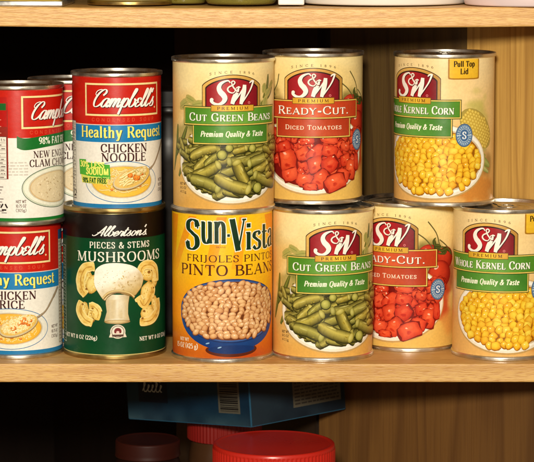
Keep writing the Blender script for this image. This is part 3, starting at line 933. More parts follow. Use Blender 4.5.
def art_beans():
    A = Art()
    P = ruler(*REF['beans'])
    uc = P(232.9, 100)[0]
    V = lambda y: P(232.5, y)[1]
    g1, g2 = (96, 112, 36), (60, 82, 24)
    A.field(-116.2, 116.2, 3.0, 108.6, veg_base(3, (228, 176, 88), [
        (uc - 30, 66, 13, 9, (120, 130, 50), .8), (uc + 27, 70, 10, 13, (130, 136, 60), .75), (uc - 38, 50, 14, 20, (150, 140, 70), .6),
        (uc + 36, 48, 12, 22, (140, 130, 66), .6), (uc + 60, 40, 16, 30, (190, 150, 60), .5), (uc, 6, 60, 7, (226, 170, 84), .6)]), 150, 56)
    r = random.Random(5)
    # raw pods and leaves beside the emblem
    for (x0, y0, x1, y1, w_) in ((175.5, 158, 187, 126, 4.2), (179, 176, 191, 134, 5.0), (174.6, 170, 178, 124, 3.6), (184, 168, 198, 146, 4.6), (261, 104, 272, 84, 4), (263, 98, 268, 74, 3.4)):
        a, b = P(x0, y0), P(x1, y1)
        m_ = ((a[0] + b[0]) / 2 + 2, (a[1] + b[1]) / 2)
        A.ribbon(cr_curve([a, m_, b], False, 8), [w_ * (.35 + .65 * math.sin(PI * min(1, max(0.02, i / 16)))) for i in range(17)], (132, 136, 54), (58, 70, 22))
    for (x, y, ru, rv, ro) in ((184, 104, 6, 3.4, .5), (191, 100, 6, 3, -.4), (197, 104, 6, 2.6, .2), (265, 101, 5, 3, 1.1), (268, 92, 5.5, 3, .6), (271, 84, 4.5, 2.4, .4), (264, 88, 4, 2.4, 1.4), (187, 107, 7, 2, .1)):
        u, v = P(x, y); A.blob(u, v, ru, rv, ro, (172, 170, 90), (196, 176, 100), 14, jit=.12, rnd=r); A.ribbon([(u - ru * .8 * math.cos(ro), v - ru * .8 * math.sin(ro)), (u, v + .2), (u + ru * .8 * math.cos(ro), v + ru * .8 * math.sin(ro))], .3, (120, 130, 60))
    pc = V(162)
    plate(A, uc, pc - 1.0, 44, 29, 40, 24)
    A.fill([(uc + 39.5 * math.cos(2 * PI * i / 48), pc - .6 + 23.5 * math.sin(2 * PI * i / 48)) for i in range(48)], (52, 50, 14))
    cols = [(166, 146, 38), (136, 122, 30), (182, 160, 54), (116, 104, 24), (170, 146, 40), (150, 140, 46)]
    for i in range(80):
        a, k = r.uniform(0, 2 * PI), math.sqrt(r.uniform(0, 1))
        if i > 56: a, k = PI + PI * (i - 56) / 24, 1.0
        u, v = uc + 34 * k * math.cos(a), pc - 1 + 20.5 * k * math.sin(a)
        t = r.uniform(-.9, .9) + (PI if r.random() < .5 else 0); L = r.uniform(5, 9)
        capsule(A, (u - L * math.cos(t), v - L * math.sin(t) * .7), (u + L * math.cos(t), v + L * math.sin(t) * .7), r.uniform(5.8, 7.2), mixc(r.choice(cols), (60, 60, 15), .25), r)
    for i in range(34):
        sd = -1 if i % 2 else 1
        u, v = uc + sd * r.uniform(26, 45), pc + r.uniform(3, 15); t = r.gauss(.6 * sd, .5)
        if v < pc + 6 and abs(u - uc) > 41: continue
        capsule(A, (u - 5 * math.cos(t), v - 5 * math.sin(t)), (u + 5 * math.cos(t), v + 5 * math.sin(t)), r.uniform(4.2, 5.6), mixc(r.choice(cols), (90, 90, 30), .3), r, r.choice((0, 1, -1)))
    K = lambda x, y: P(190 + x / 5.37, 120 + y / 5.37)
    for (x0, y0, x1, y1, w_, e) in ((0, 165, 80, 145, 30, 0), (10, 200, 140, 150, 42, 0), (30, 270, 95, 205, 38, 1), (85, 245, 150, 188, 32, 0), (230, 170, 300, 150, 30, 1), (340, 170, 430, 150, 32, 0),
                              (160, 220, 235, 192, 38, 0), (210, 222, 375, 182, 46, -1), (315, 232, 436, 196, 44, -1), (335, 275, 405, 232, 40, 1), (170, 285, 275, 248, 40, 0), (20, 300, 152, 240, 46, 1),
                              (345, 292, 438, 332, 46, -1), (8, 315, 150, 366, 50, 1), (250, 228, 298, 338, 48, -1), (140, 300, 308, 372, 52, 1), (400, 270, 440, 240, 40, 0)):
        a, b = K(x0, y0), K(x1, y1)
        capsule(A, a, b, w_ * 1.2 / 5.37 / 1.34, r.choice(cols), r, e)
    for (x, y, k) in ((172, 187, 25), (210, 150, 20), (330, 150, 21), (355, 362, 27), (400, 140, 18)):
        u, v = K(x, y); q = k / 5.37 / 1.34
        A.blob(u, v - .2, q * 1.12, q * 1.12, 0, (60, 60, 16), (40, 42, 10), 14)
        A.blob(u, v, q, q, 0, (206, 200, 104), (112, 112, 34), 14)
    for i in range(9):
        u, v = uc + r.uniform(27, 37), pc + r.uniform(-13, 10); t = r.uniform(-.8, .8)
        capsule(A, (u - 5 * math.cos(t), v - 5 * math.sin(t)), (u + 5 * math.cos(t), v + 5 * math.sin(t)), 5.6, r.choice(cols), r, 0)
    brand_emblem(A, uc, V)
    banners(A, uc, V, (92, 158, 44), (72, 142, 42), 'Cut Green Beans', 'Premium Quality & Taste', (40, 60, 20))
    for k, s in enumerate(('NET WT', '14.5 OZ', '411g')): text(A, s, uc - 44.5, 19.5 - k * 2.9, 1.9, (70, 40, 25), width=7.5, T=.18, t=.12, n=2)
    panel(A, 62, 100, 12, 96, 4); panel(A, -112, -70, 12, 70, 8, (60, 60, 30), (240, 220, 170))
    return A


def art_tomatoes():
    A = Art()
    P = ruler(*REF['tomatoes'])
    uc = P(313.5, 100)[0]
    V0 = lambda y: P(313.2, y)[1]
    off = V0(71.2) - V0(78.2)
    V = lambda y: V0(y - 6.6)
    A.field(-116.2, 116.2, 3.0, 108.6, veg_base(13, (226, 184, 94), [
        (uc - 33, 74, 12, 12, (120, 96, 40), .8), (uc + 31, 74, 14, 14, (110, 100, 44), .8), (uc + 48, 60, 12, 18, (150, 60, 30), .7), (uc + 70, 70, 18, 34, (226, 190, 120), .6),
        (uc - 46, 50, 10, 22, (190, 120, 60), .5), (uc + 43, 40, 10, 20, (196, 60, 30), .8), (uc + 60, 20, 20, 12, (220, 150, 70), .6)], hi=(253, 232, 166)), 150, 56)
    r = random.Random(15)
    for (u, v, q) in ((uc - 33, 68, 9.5), (uc - 42, 78, 7), (uc + 31, 72, 9), (uc + 46, 70, 8.5), (uc + 41, 58, 10.5)):
        A.blob(u, v, q * 1.04, q, 0, (222, 70, 40), (140, 24, 16), 22, hl=(-.3, .5))
        A.ellipse(u - q * .35, v + q * .5, q * .2, q * .12, (250, 205, 180), 12, .5)
    for (u, v) in ((uc - 36, 77), (uc + 36, 80), (uc + 47, 77)):
        for k in range(6):
            a = r.uniform(0, 2 * PI); L = r.uniform(5, 10)
            m_ = (u + L * .55 * math.cos(a + .3), v + L * .55 * math.sin(a + .3)); e = (u + L * math.cos(a), v + L * math.sin(a) * .8)
            A.ribbon(cr_curve([(u, v), m_, e], False, 6), [1.6, 2, 2.4, 2.5, 2.4, 2.2, 1.9, 1.7, 1.4, 1.1, .8, .5, .2], (92, 100, 40), (46, 56, 20))
    for (x0, y0, x1, y1) in ((18, 92, 34, 78), (30, 98, 40, 80), (40, 84, 52, 72), (-44, 92, -32, 80), (-28, 96, -36, 80)):
        A.ribbon(cr_curve([(uc + x0, y0), (uc + (x0 + x1) / 2 + 2, (y0 + y1) / 2), (uc + x1, y1)], False, 6), .9, (120, 110, 56), (60, 60, 26))
    pc = V(162) + 1.5
    plate(A, uc, pc - .5, 44, 29.5, 40.5, 25)
    A.fill([(uc + 40.3 * math.cos(2 * PI * i / 48), pc - .3 + 24.7 * math.sin(2 * PI * i / 48)) for i in range(48)], (120, 14, 8))

    def chunk(u, v, a, b, ro, c, power=3.2):
        A.blob(u + .1, v - .3, a * 1.08, b * 1.1, ro, mixc(c, (110, 10, 4), .8), (124, 18, 8), 14, power=power, jit=.12, rnd=r)
        A.blob(u, v, a, b, ro, mixc(c, (255, 128, 76), .38), mixc(c, (150, 16, 8), .42), 16, power=power, jit=.15, rnd=r, hl=(r.uniform(-.5, .5), r.uniform(.0, .6)))
        A.blob(u + r.uniform(-.3, .3) * a, v + r.uniform(.1, .4) * b, a * r.uniform(.3, .55), b * r.uniform(.2, .4), ro + r.uniform(-.4, .4), mixc(c, (255, 150, 96), r.uniform(.2, .6)), mixc(c, (230, 80, 40), .4), 10, power=2.6, jit=.25, rnd=r)
        A.blob(u + r.uniform(-.4, .4) * a, v - r.uniform(.2, .5) * b, a * r.uniform(.2, .45), b * r.uniform(.15, .3), ro + r.uniform(-.6, .6), mixc(c, (150, 14, 8), r.uniform(.3, .7)), c, 10, power=2.4, jit=.25, rnd=r)
        if r.random() < .7:
            x_, y_ = u + r.uniform(-.4, .3) * a, v + r.uniform(.15, .55) * b
            A.blob(x_, y_, a * r.uniform(.12, .28), b * r.uniform(.06, .16), r.uniform(-.6, .6), (255, 214, 190), mixc(c, (255, 150, 110), .6), 9, jit=.3, rnd=r)
    cols = [(224, 66, 38), (210, 50, 28), (232, 84, 50), (200, 44, 26), (226, 74, 38)]
    for i in range(110):
        a, k = r.uniform(0, 2 * PI), math.sqrt(r.uniform(0, 1))
        chunk(uc + 38 * k * math.cos(a), pc + 20.5 * k * math.sin(a), r.uniform(3.0, 5), r.uniform(2.2, 3.8), r.uniform(0, PI), r.choice(cols), r.choice((2.2, 3, 4)))
    for i in range(70):
        sd = -1 if i % 2 else 1
        u, v = uc + sd * r.uniform(24, 46), pc + r.uniform(1, 16)
        if v < pc + 5 and abs(u - uc) > 41: continue
        chunk(u, v, r.uniform(3.0, 4.6), r.uniform(2.2, 3.6), r.uniform(0, PI), mixc(r.choice(cols), (170, 40, 16), .3), r.choice((2.2, 3, 4)))
    K = lambda x, y: P(274 + x / 5.77, 125 + y / 5.77)
    for (x, y, a, b, ro) in ((80, 200, 56, 74, .2), (60, 120, 50, 30, .3), (185, 90, 50, 22, .2), (320, 85, 52, 24, -.1), (170, 165, 44, 40, .5), (240, 160, 60, 36, .7), (320, 150, 50, 34, -.2),
                           (95, 285, 52, 38, .3), (180, 320, 52, 40, -.2), (240, 230, 44, 52, .2), (320, 225, 54, 44, .6), (410, 200, 40, 34, .2), (440, 255, 44, 56, -.1), (395, 290, 50, 40, -.4),
                           (270, 310, 44, 56, -.6), (352, 330, 70, 50, .35), (210, 355, 42, 22, 0), (470, 210, 24, 50, 0)):
        u, v = K(x, y); q = .131
        chunk(u, v, a * q * .93, b * q * .93, ro, r.choice(cols), 3.6)
    for i in range(14):
        a, k = r.uniform(0, 2 * PI), math.sqrt(r.uniform(0, 1))
        u, v = uc + 36 * k * math.cos(a), pc + 18 * k * math.sin(a)
        A.ellipse(u, v, r.uniform(.3, .9), r.uniform(.2, .5), r.choice(((255, 200, 150), (255, 226, 190), (250, 170, 90))), 8, r.uniform(0, 3))
    brand_emblem(A, uc, V)
    banners(A, uc, V, (216, 70, 32), (198, 58, 28), 'Ready-Cut.', 'Diced Tomatoes', (84, 30, 14), caps=.8, t2='caps', tw=56)
    seal(A, P(357.5, 140)[0] - 2, P(350, 140)[1])
    panel(A, 66, 102, 12, 96, 14); panel(A, -112, -72, 12, 70, 18, (60, 60, 30), (240, 220, 170))
    return A


def art_corn():
    A = Art()
    P = ruler(*REF['corn'])
    R = 37.0
    uc = R_(-39) * R
    V0 = lambda y: P(444.2, y)[1]
    V = lambda y: V0(y - 6.6)
    K = lambda x, y: P(395 + x / 5.09, 120 + y / 5.09)
    A.field(-116.2, 116.2, 3.0, 108.6, veg_base(23, (230, 180, 104), [
        (26, 60, 16, 26, (196, 186, 96), .8), (22, 46, 20, 9, (150, 160, 80), .9), (38, 30, 10, 12, (110, 74, 26), .5), (28, 12, 26, 14, (206, 130, 50), .85), (uc - 36, 70, 12, 16, (200, 180, 90), .6)],
        hi=(253, 228, 172)), 150, 56)
    r = random.Random(25)
    # cob with husk at the right of the front
    cu, cv = P(476, 130)
    A.blob(cu + 2, cv + 1, 19, 11, -.75, (214, 186, 86), (170, 150, 70), 26)
    for i in range(13):
        for j in range(9):
            x = (i - 6) * 2.5; y = (j - 4) * 2.35 + (i % 2) * .9
            if (x / 17.5) ** 2 + (y / 9.8) ** 2 > 1: continue
            ca, sa = math.cos(-.75), math.sin(-.75)
            A.blob(cu + 2 + x * ca - y * sa, cv + 1 + x * sa + y * ca, 1.35, 1.15, -.75, (240, 216, 110), (196, 158, 50), 8, power=3)
    for (a, b, w_, c) in (((P(456, 150)), (P(489, 166)), 7, (170, 176, 96)), (P(452, 156), P(488, 172), 5, (196, 196, 124)), (P(458, 146), P(485, 156), 4, (140, 152, 66))):
        A.ribbon(cr_curve([a, ((a[0] + b[0]) / 2, (a[1] + b[1]) / 2 + 2), b], False, 8), [w_ * (.3 + .7 * math.sin(PI * (i + 1) / 18)) for i in range(17)], c, mixc(c, (90, 110, 30), .6))
    pu = -9.5
    pv = K(230, 400)[1] + 27.5
    plate(A, pu, pv, 43.5, 27.5, 39.5, 23)
    A.fill([(pu + 39.3 * math.cos(2 * PI * i / 48), pv + .2 + 22.8 * math.sin(2 * PI * i / 48)) for i in range(48)], (160, 96, 10))
    cols = [(250, 200, 24), (252, 210, 36), (246, 184, 16), (254, 220, 60), (250, 196, 24), (238, 166, 12)]
    rows = []
    v = pv + 20.5
    while v > pv - 23.0:
        hw = 38 * math.sqrt(max(0, 1 - ((v - pv) / 23.2) ** 2))
        u = pu - hw + r.uniform(0, 2)
        while u < pu + hw:
            rows.append((u + r.uniform(-.8, .8), v + r.uniform(-.9, .9))); u += r.uniform(4.4, 6.2)
        v -= 3.5
    for (u, v) in rows:
        a = r.uniform(2.6, 3.7); b = a * r.uniform(.7, .98); ro = r.uniform(0, PI); c = r.choice(cols)
        A.blob(u, v - .4, a * 1.1, b * 1.12, ro, (170, 100, 8), mixc(c, (140, 78, 0), .8), 10, power=2.8)
        A.blob(u, v, a, b, ro, mixc(c, (255, 246, 130), .4), mixc(c, (196, 112, 2), .55), 12, power=r.choice((2.6, 3.4, 4.4)), jit=.08, rnd=r, hl=(r.uniform(-.4, .3), r.uniform(.2, .55)))
        if r.random() < .4: A.ellipse(u - .6, v + .7, .6, .3, (255, 250, 200), 8, .4)
    brand_emblem(A, uc, V)
    banners(A, uc, V, (92, 158, 44), (72, 142, 42), 'Whole Kernel Corn', 'Premium Quality & Taste', (40, 60, 20), w1=37.5, w2=31)
    su, sv = K(352, 78)
    seal(A, su, sv, 6.2, 8.0)
    # pull top tag
    a, b = P(449.2, 79.5), P(477, 57.5)
    a = (a[0], a[1]); b = (b[0] + 1.2, 108.0)
    A.rect(a[0] - .9, b[0] + .9, a[1] + 1, b[1], (176, 122, 30)); A.blob((a[0] + b[0]) / 2, a[1] + 2, (b[0] - a[0]) / 2 + .9, 2.2, 0, (176, 122, 30), (176, 122, 30), 20, power=6)
    A.rect(a[0] + .2, b[0] - .2, a[1] + 2, b[1], (240, 192, 50)); A.blob((a[0] + b[0]) / 2, a[1] + 2.6, (b[0] - a[0]) / 2 - .2, 1.8, 0, (238, 188, 46), (238, 188, 46), 20, power=6)
    cx = (a[0] + b[0]) / 2
    text(A, 'Pull Top', cx - 8.4, a[1] + 9.2, 4.0, (50, 30, 10), width=16.8, T=.22, t=.12)
    text(A, 'Lid', cx - 3.4, a[1] + 3.8, 4.0, (50, 30, 10), width=6.4, T=.22, t=.12)
    panel(A, 60, 98, 12, 96, 24); panel(A, -112, -84, 12, 70, 28, (60, 60, 30), (240, 220, 170))
    return A


def art_pinto():
    A = Art()
    P = ruler(*REF['pinto'])
    nz = vnoise(33)
    K = lambda x, y: P(180 + x / 5.5625, 210 + y / 5.5625)
    J = lambda x, y: P(180 + x / 5.4375, 275 + y / 5.4375)

    def base(u, v):
        c = mixc((186, 66, 20), (246, 150, 20), (v - 6) / 24)
        c = mixc(c, (252, 196, 22), (v - 34) / 44)
        return mixc(c, (255, 214, 40), nz(u, v, 22) * .3)
    A.field(-116.2, 116.2, 3.0, 108.6, base, 120, 50)
    for (x0, x1, x2) in ((205, 262, 150), (330, 372, 300), (50, 92, -30), (470, 530, 560), (-60, -10, -160)):
        a, b, c = K(x0, 20), K(x1, 20), K(x2, 330)
        A.fill([(a[0], 107), (b[0], 107), (c[0] + 6, c[1]), (c[0] - 2, c[1])], lambda u, v: mixc((244, 150, 20), (250, 184, 26), (105 - v) / 50))
    # bowl
    cu, cv = J(250, 215)
    q = 1 / 5.4375 / 1.352
    l_, r_ = J(6, 150)[0], J(497, 150)[0]
    hw = (r_ - l_) / 2; cu = (r_ + l_) / 2

    def el(a, b, dv=0, n=60): return [(cu + a * math.cos(2 * PI * i / n), cv + dv + b * math.sin(2 * PI * i / n)) for i in range(n)]
    A.fill(el(20, 5, -26.5), (90, 34, 16))
    A.fill(el(hw, 26.5, -.5), lambda u, v: mixc((16, 56, 122), (36, 92, 160), (v - cv + 26) / 30 + math.sin(u * .1) * .1))
    A.fill(el(hw * .42, 3.2, -26.0), (16, 50, 110))
    A.fill(el(hw * 1.0, 23.5, 2.2), (20, 48, 104))
    A.fill(el(hw * .985, 22.6, 2.4), (60, 96, 160))
    A.fill(el(hw * .955, 21.6, 2.4), (112, 58, 24))
    for (x, y) in ((215, 395), (150, 372)):
        u, v = J(x, y); A.ellipse(u, v, 1.6, .5, (150, 190, 225), 10, .3)
    r = random.Random(35)
    cols = [(242, 184, 122), (232, 168, 102), (248, 196, 138), (220, 150, 86), (246, 190, 124)]
    v = 19.5
    sp = []
    while v > -20.5:
        w_ = hw * .92 * math.sqrt(max(0, 1 - (v / 21.5) ** 2))
        u = -w_ + r.uniform(0, 2)
        while u < w_:
            sp.append((cu + u + r.uniform(-.7, .7), cv + 2.4 + v + r.uniform(-.6, .6))); u += r.uniform(4.2, 6.0)
        v -= 2.7
    for (u, v) in sp:
        a = r.uniform(2.8, 3.6); b = a * r.uniform(.54, .7); ro = r.gauss(0.1, .7); c = r.choice(cols)
        A.blob(u, v - .35, a * 1.08, b * 1.14, ro, (120, 62, 26), (118, 60, 24), 12, power=2.1)
        A.blob(u, v, a, b, ro, mixc(c, (255, 232, 190), .4), mixc(c, (150, 80, 34), .6), 14, power=2.1, hl=(-.2, .45))
        if r.random() < .5: A.ellipse(u + r.uniform(-.8, .4), v + .6, .7, .3, (255, 240, 216), 8, ro)
    # the name, white edged
    G = (16, 52, 30)
    pieces = (('S', 32, 112, 50, 220, .185), ('un', 114, 262, 6, 187, .125), ('V', 276, 368, 50, 230, .175), ('ista', 362, 514, 68, 214, .175))
    for grow, col in ((.62, (252, 250, 236)), (0, G)):
        for s, x0, x1, yt, yb, T in pieces:
            xm = (x0 + x1) / 2
            a, b, t_, bb = K(x0, (yt + yb) / 2), K(x1, (yt + yb) / 2), K(xm, yt), K(xm, yb)
            text(A, s, a[0], bb[1], t_[1] - bb[1], col, width=b[0] - a[0], T=T, t=.055, grow=grow, space=.0, n=7)
        u, v = K(277, 142)
        A.rect(u - 1.9 - grow * .6, u + .1 + grow * .6, v - 1.0 - grow * .6, v + 1.0 + grow * .6, col)
    BR = (84, 36, 20)
    a = lambda s, x0, x1, yt, yb, **k: ptext(A, lambda x, y: K(x, y), s, x0, x1, yt, yb, **k)
    a('FRIJOLES PINTOS', 38, 508, 253, 291, col=BR, T=.19, t=.085)
    a('PINTO BEANS', 8, 522, 308, 366, col=BR, T=.2, t=.085)
    a('BRAND', 200, 256, 203, 212, col=(120, 60, 20), T=.2, t=.1, n=2)
    ptext(A, J, 'NET WT', 2, 48, 338, 356, (240, 226, 200), T=.2, t=.12, n=2)
    ptext(A, J, '15 OZ (425 g)', -14, 96, 370, 396, (240, 226, 200), T=.2, t=.12, n=2)
    panel(A, 56, 96, 12, 96, 34); panel(A, -110, -66, 12, 90, 38, (60, 40, 10), (250, 214, 90))
    return A


def art_mushrooms():
    A = Art()
    P = ruler(*REF['mushrooms'])
    K = lambda x, y: P(62 + x / 5.04, 215 + y / 5.04)
    J = lambda x, y: P(62 + x / 4.62, 260 + y / 4.62)
    nz = vnoise(43)
    H = 107.6
    A.field(-119.3, 119.3, 3.2, H, lambda u, v: mixc((0, 56, 28), (2, 72, 38), nz(u, v, 25)), 80, 24)
    vb = K(260, 120)[1]
    A.field(-119.3, 119.3, vb, H, lambda u, v: mixc((22, 10, 8), (8, 4, 4), nz(u, v, 14)), 60, 8)
    A.rect(-119.3, 119.3, 3.2, 3.9, (206, 190, 120))
    W = (244, 240, 226)
    a, b = K(150, 100), K(430, 100)
    base = K(290, 106)[1]
    text(A, "Albertson's.", a[0] + 2, base, K(290, 56)[1] - base, (250, 246, 240), width=b[0] - a[0] - 2, font=SCR, T=.14, t=.06, shear=.42, space=-.01, n=6)
    ptext(A, K, 'PIECES & STEMS', 138, 440, 137, 168, W, T=.17, t=.09, space=.1)
    ptext(A, K, 'MUSHROOMS', 78, 490, 187, 236, W, T=.17, t=.075, space=.05)
    q = 1 / 4.62 / 1.335
    Y, Yd, Yh = (236, 200, 92), (176, 122, 40), (252, 234, 150)

    nq = vnoise(19)

    def ycol(u, v):
        k = nq(u + 7, v, 3.2) * .6 + nq(u, v + 40, 1.1) * .4
        c = mixc((252, 236, 160), (232, 190, 86), k * 1.3)
        return mixc(c, (178, 124, 44), max(0, k - .6) * 2.4)

    def slice_(pts, w_, seed):
        """cut mushroom piece: thick curved slice, pale skin, darker gill line, lumpy outline"""
        rs = random.Random(seed)
        c = cr_curve([J(*p) for p in pts], False, 6)
        n = len(c)

        def outline(k, jt):
            L, Q = [], []
            for i in range(n):
                p0, p1 = c[max(0, i - 1)], c[min(n - 1, i + 1)]
                dx, dy = p1[0] - p0[0], p1[1] - p0[1]; l = math.hypot(dx, dy) or 1
                h = 1.22 * w_ * q * (.5 + .5 * math.sin(PI * (i + 1) / (n + 1)) ** .5) / 2 * k
                L.append((c[i][0] - dy / l * h * rs.uniform(1 - jt, 1 + jt), c[i][1] + dx / l * h * rs.uniform(1 - jt, 1 + jt)))
                Q.append((c[i][0] + dy / l * h * rs.uniform(1 - jt, 1 + jt), c[i][1] - dx / l * h * rs.uniform(1 - jt, 1 + jt)))
            return cr_curve(L[::2] + Q[::-2], True, 3)
        o = outline(1.0, .1)
        A.fill([(x + .1, y - .3) for x, y in o], (150, 104, 36))
        A.fill(o, (246, 226, 150))
        A.fill(outline(.74, .12), ycol)
        A.ribbon([(x + .3, y - .2) for x, y in c[2:-2]], [w_ * q * rs.uniform(.08, .2) for _ in c[2:-2]], (186, 132, 50), (222, 182, 86))
    rr = random.Random(4); rr2 = random.Random(14)
    for x, y, a_, b_, ro in ((110, 80, 34, 56, -.25), (142, 110, 30, 46, .5), (120, 260, 42, 34, -.4), (104, 228, 22, 34, .1), (158, 242, 24, 32, .3), (395, 60, 46, 34, .5), (428, 82, 22, 40, .1), (396, 150, 40, 50, .2), (400, 250, 44, 42, .5), (428, 200, 22, 40, -.2)):
        u, v = J(x, y)
        A.blob(u, v - .3, a_ * q * 1.02, b_ * q * 1.02, -ro, (140, 96, 34), (140, 96, 34), 18, jit=.05, rnd=rr)
        A.blob(u, v, a_ * q, b_ * q, -ro, Yh, (206, 162, 70), 18, jit=.07, rnd=rr)
        for i in range(26):
            t_, k_ = rr.uniform(0, 6.28), math.sqrt(rr.random()) * .75
            A.blob(u + a_ * q * k_ * math.cos(t_), v + b_ * q * k_ * math.sin(t_), rr.uniform(.3, 1.1), rr.uniform(.2, .7), rr.uniform(0, 3), rr.choice(((253, 240, 176), (226, 184, 84), (200, 150, 58))), (238, 206, 112), 8, jit=.3, rnd=rr)
    slice_([(150, 30), (108, 36), (86, 80), (90, 130), (110, 160)], 44, 1)
    slice_([(92, 192), (82, 230), (104, 272), (140, 290)], 40, 2)
    slice_([(126, 214), (148, 216), (166, 240), (160, 276)], 34, 3)
    slice_([(362, 66), (372, 30), (410, 22), (432, 48), (436, 96)], 36, 4)
    slice_([(352, 170), (378, 210), (412, 150), (408, 116)], 40, 5)
    slice_([(438, 178), (440, 226), (410, 276), (360, 284)], 38, 6)
    for x, y, rx in ((114, 134, 10), (96, 204, 9), (142, 224, 8), (402, 56, 12), (414, 48, 6), (380, 236, 10), (422, 128, 8), (372, 270, 9)):
        u, v = J(x, y)
        A.blob(u, v, rx * q * .8, rx * q * .6, 0, (120, 76, 30), (206, 160, 72), 12, jit=.2, rnd=rr)
    # the whole mushroom
    cu, cv = J(262, 95)
    st = [(205, 160), (202, 200), (207, 240), (196, 280), (215, 290), (258, 293), (300, 288), (312, 276), (303, 240), (306, 200), (312, 160)]
    pts = [J(*p) for p in st]
    A.fill([(x * 1.0 + .2, y - .5) for x, y in pts], (120, 96, 56))
    A.fill(pts, lambda u, v: mixc((242, 236, 214), (186, 160, 110), abs(u - cu + 1.5) / 11))
    nl = vnoise(8)
    m = J(258, 240)
    A.field(m[0] - 7.4, m[0] + 7.6, m[1] - 5, m[1] + 9, lambda u, v: mixc(mixc((244, 238, 218), (196, 172, 124), abs(u - m[0]) / 10), (206, 182, 132), nl(u * 3, v * .6, 5) * .7), 18, 14)
    A.blob(*J(255, 286), 9.8, 1.6, 0, (226, 204, 152), (150, 118, 66), 22, jit=.05, rnd=rr)
    cap = [(150, 70), (158, 42), (192, 20), (250, 14), (312, 22), (350, 42), (374, 78), (368, 118), (352, 144), (330, 166), (290, 158), (250, 150), (214, 168), (196, 186), (168, 150), (150, 112)]
    cp = cr_curve([J(*p) for p in cap], True, 4)
    A.fill([(x + .1, y - .5) for x, y in cp], (110, 84, 44))

    def capc(u, v):
        k = nl(u + 9, v, 4) * .5 + nl(u, v + 30, 1.6) * .5
        c = mixc((252, 249, 236), (204, 174, 108), max(0, (cv - v + 3 + (u - cu) * .45) / 17))
        return mixc(c, (160, 126, 68), max(0, k - .5) * 1.5 * max(.15, min(1, (cv - v + 6 + (u - cu) * .5) / 16)))
    A.fill(cp, capc)
    for i in range(40):
        x_, y_ = rr.gauss(8, 5), rr.gauss(-3, 3.2)
        if (x_ / 16.5) ** 2 + (y_ / 10) ** 2 < .7: A.blob(cu + x_, cv + y_, rr.uniform(.4, 1.2), rr.uniform(.2, .6), rr.uniform(0, 3), mixc((226, 204, 150), (160, 122, 60), rr.random()), (222, 200, 150), 9, jit=.3, rnd=rr)
    A.clipf = None
    ring = cr_curve([J(190, 176), J(215, 152), J(258, 142), (J(310, 152)), J(334, 172)], False, 6)
    A.ribbon(ring, 1.6, (236, 212, 150), (160, 122, 60)); A.ribbon([(x, y - 1.3) for x, y in ring], .5, (120, 84, 36))
    for i in range(60):
        a, k = rr.uniform(0, 2 * PI), math.sqrt(rr.random())
        A.ellipse(cu + 17 * k * math.cos(a), cv - 1 + 10 * k * math.sin(a), rr.uniform(.15, .5), rr.uniform(.1, .25), (196, 168, 108), 6, rr.uniform(0, 3))
    # medal
    mu, mv = J(258, 335)
    A.fill([(mu - 6.5, mv - 3.6), (mu + 6.5, mv - 3.6), (mu + 5.4, mv - .6), (mu - 5.4, mv - .6)], (226, 216, 196))
    A.ellipse(mu, mv + .6, 5.6, 5.2, (226, 216, 196)); A.ellipse(mu, mv + .6, 4.7, 4.4, (70, 60, 46))
    A.ellipse(mu, mv + .6, 4.3, 4.0, (232, 224, 206)); A.ellipse(mu, mv + .8, 2.7, 2.6, (120, 26, 26))
    A.rect(mu - 2.8, mu + 2.8, mv - 2.0, mv - .6, (232, 224, 206)); A.ellipse(mu, mv + .1, 1.2, 1.0, (232, 200, 190))
    A.rect(mu - 4.2, mu + 4.2, mv - 3.1, mv - 1.5, (90, 60, 50))
    ptext(A, J, 'NET WT 8 OZ (226g)', 20, 162, 346, 364, W, T=.18, t=.1, n=2)
    ptext(A, J, 'NET WT 8 OZ (226g)', 358, 484, 346, 364, W, T=.18, t=.1, n=2)
    panel(A, -108, -46, 10, 82, 44, (196, 206, 190), (8, 60, 40)); panel(A, 66, 108, 10, 82, 48, (196, 206, 190), (8, 60, 40))
    return A


def soup_front(A, uc, Vn, kind):
    """the shared front of the small soup cans; Vn gives heights from the noodle can in the photo"""
    red = (206, 32, 14)
    H = 98.4
    A.field(-103.6, 103.6, 3.0, H, lambda u, v: (240, 237, 228), 40, 8)
    nz = vnoise(51)
    A.field(-103.6, 103.6, Vn(125.2), H, lambda u, v: mixc(red, (188, 22, 12), nz(u, v, 30) * .7), 60, 8)
    cream = (248, 226, 160)
    y0, y1 = Vn(116.2), Vn(83.4)
    A.rect(uc - 31, uc + 31, y0, y1, cream)
    A.rect(uc - 29.6, uc + 29.6, y0 + 1.35, y1 - 1.35, (150, 16, 12))
    A.rect(uc - 29.1, uc + 29.1, y0 + 1.8, y1 - 1.8, (198, 28, 14))
    b = Vn(107.0); h = Vn(89.6) - b
    text(A, "CampbEll's", uc - 25, b - .5, h, (60, 6, 8), width=48.6, font=SCR, T=.13, t=.055, shear=.4, space=-.02, n=7, off=(.45, 0))
    text(A, "CampbEll's", uc - 25, b, h, (250, 247, 240), width=48.6, font=SCR, T=.12, t=.045, shear=.4, space=-.02, n=7)
    A.ellipse(uc + 26.6, Vn(108.5), .7, .7, cream, 10)
    text(A, 'CONDENSED SOUP', uc - 25, Vn(121.6), 2.5, (222, 96, 60), width=50, T=.12, t=.1, space=.5, n=2, font=SAN)


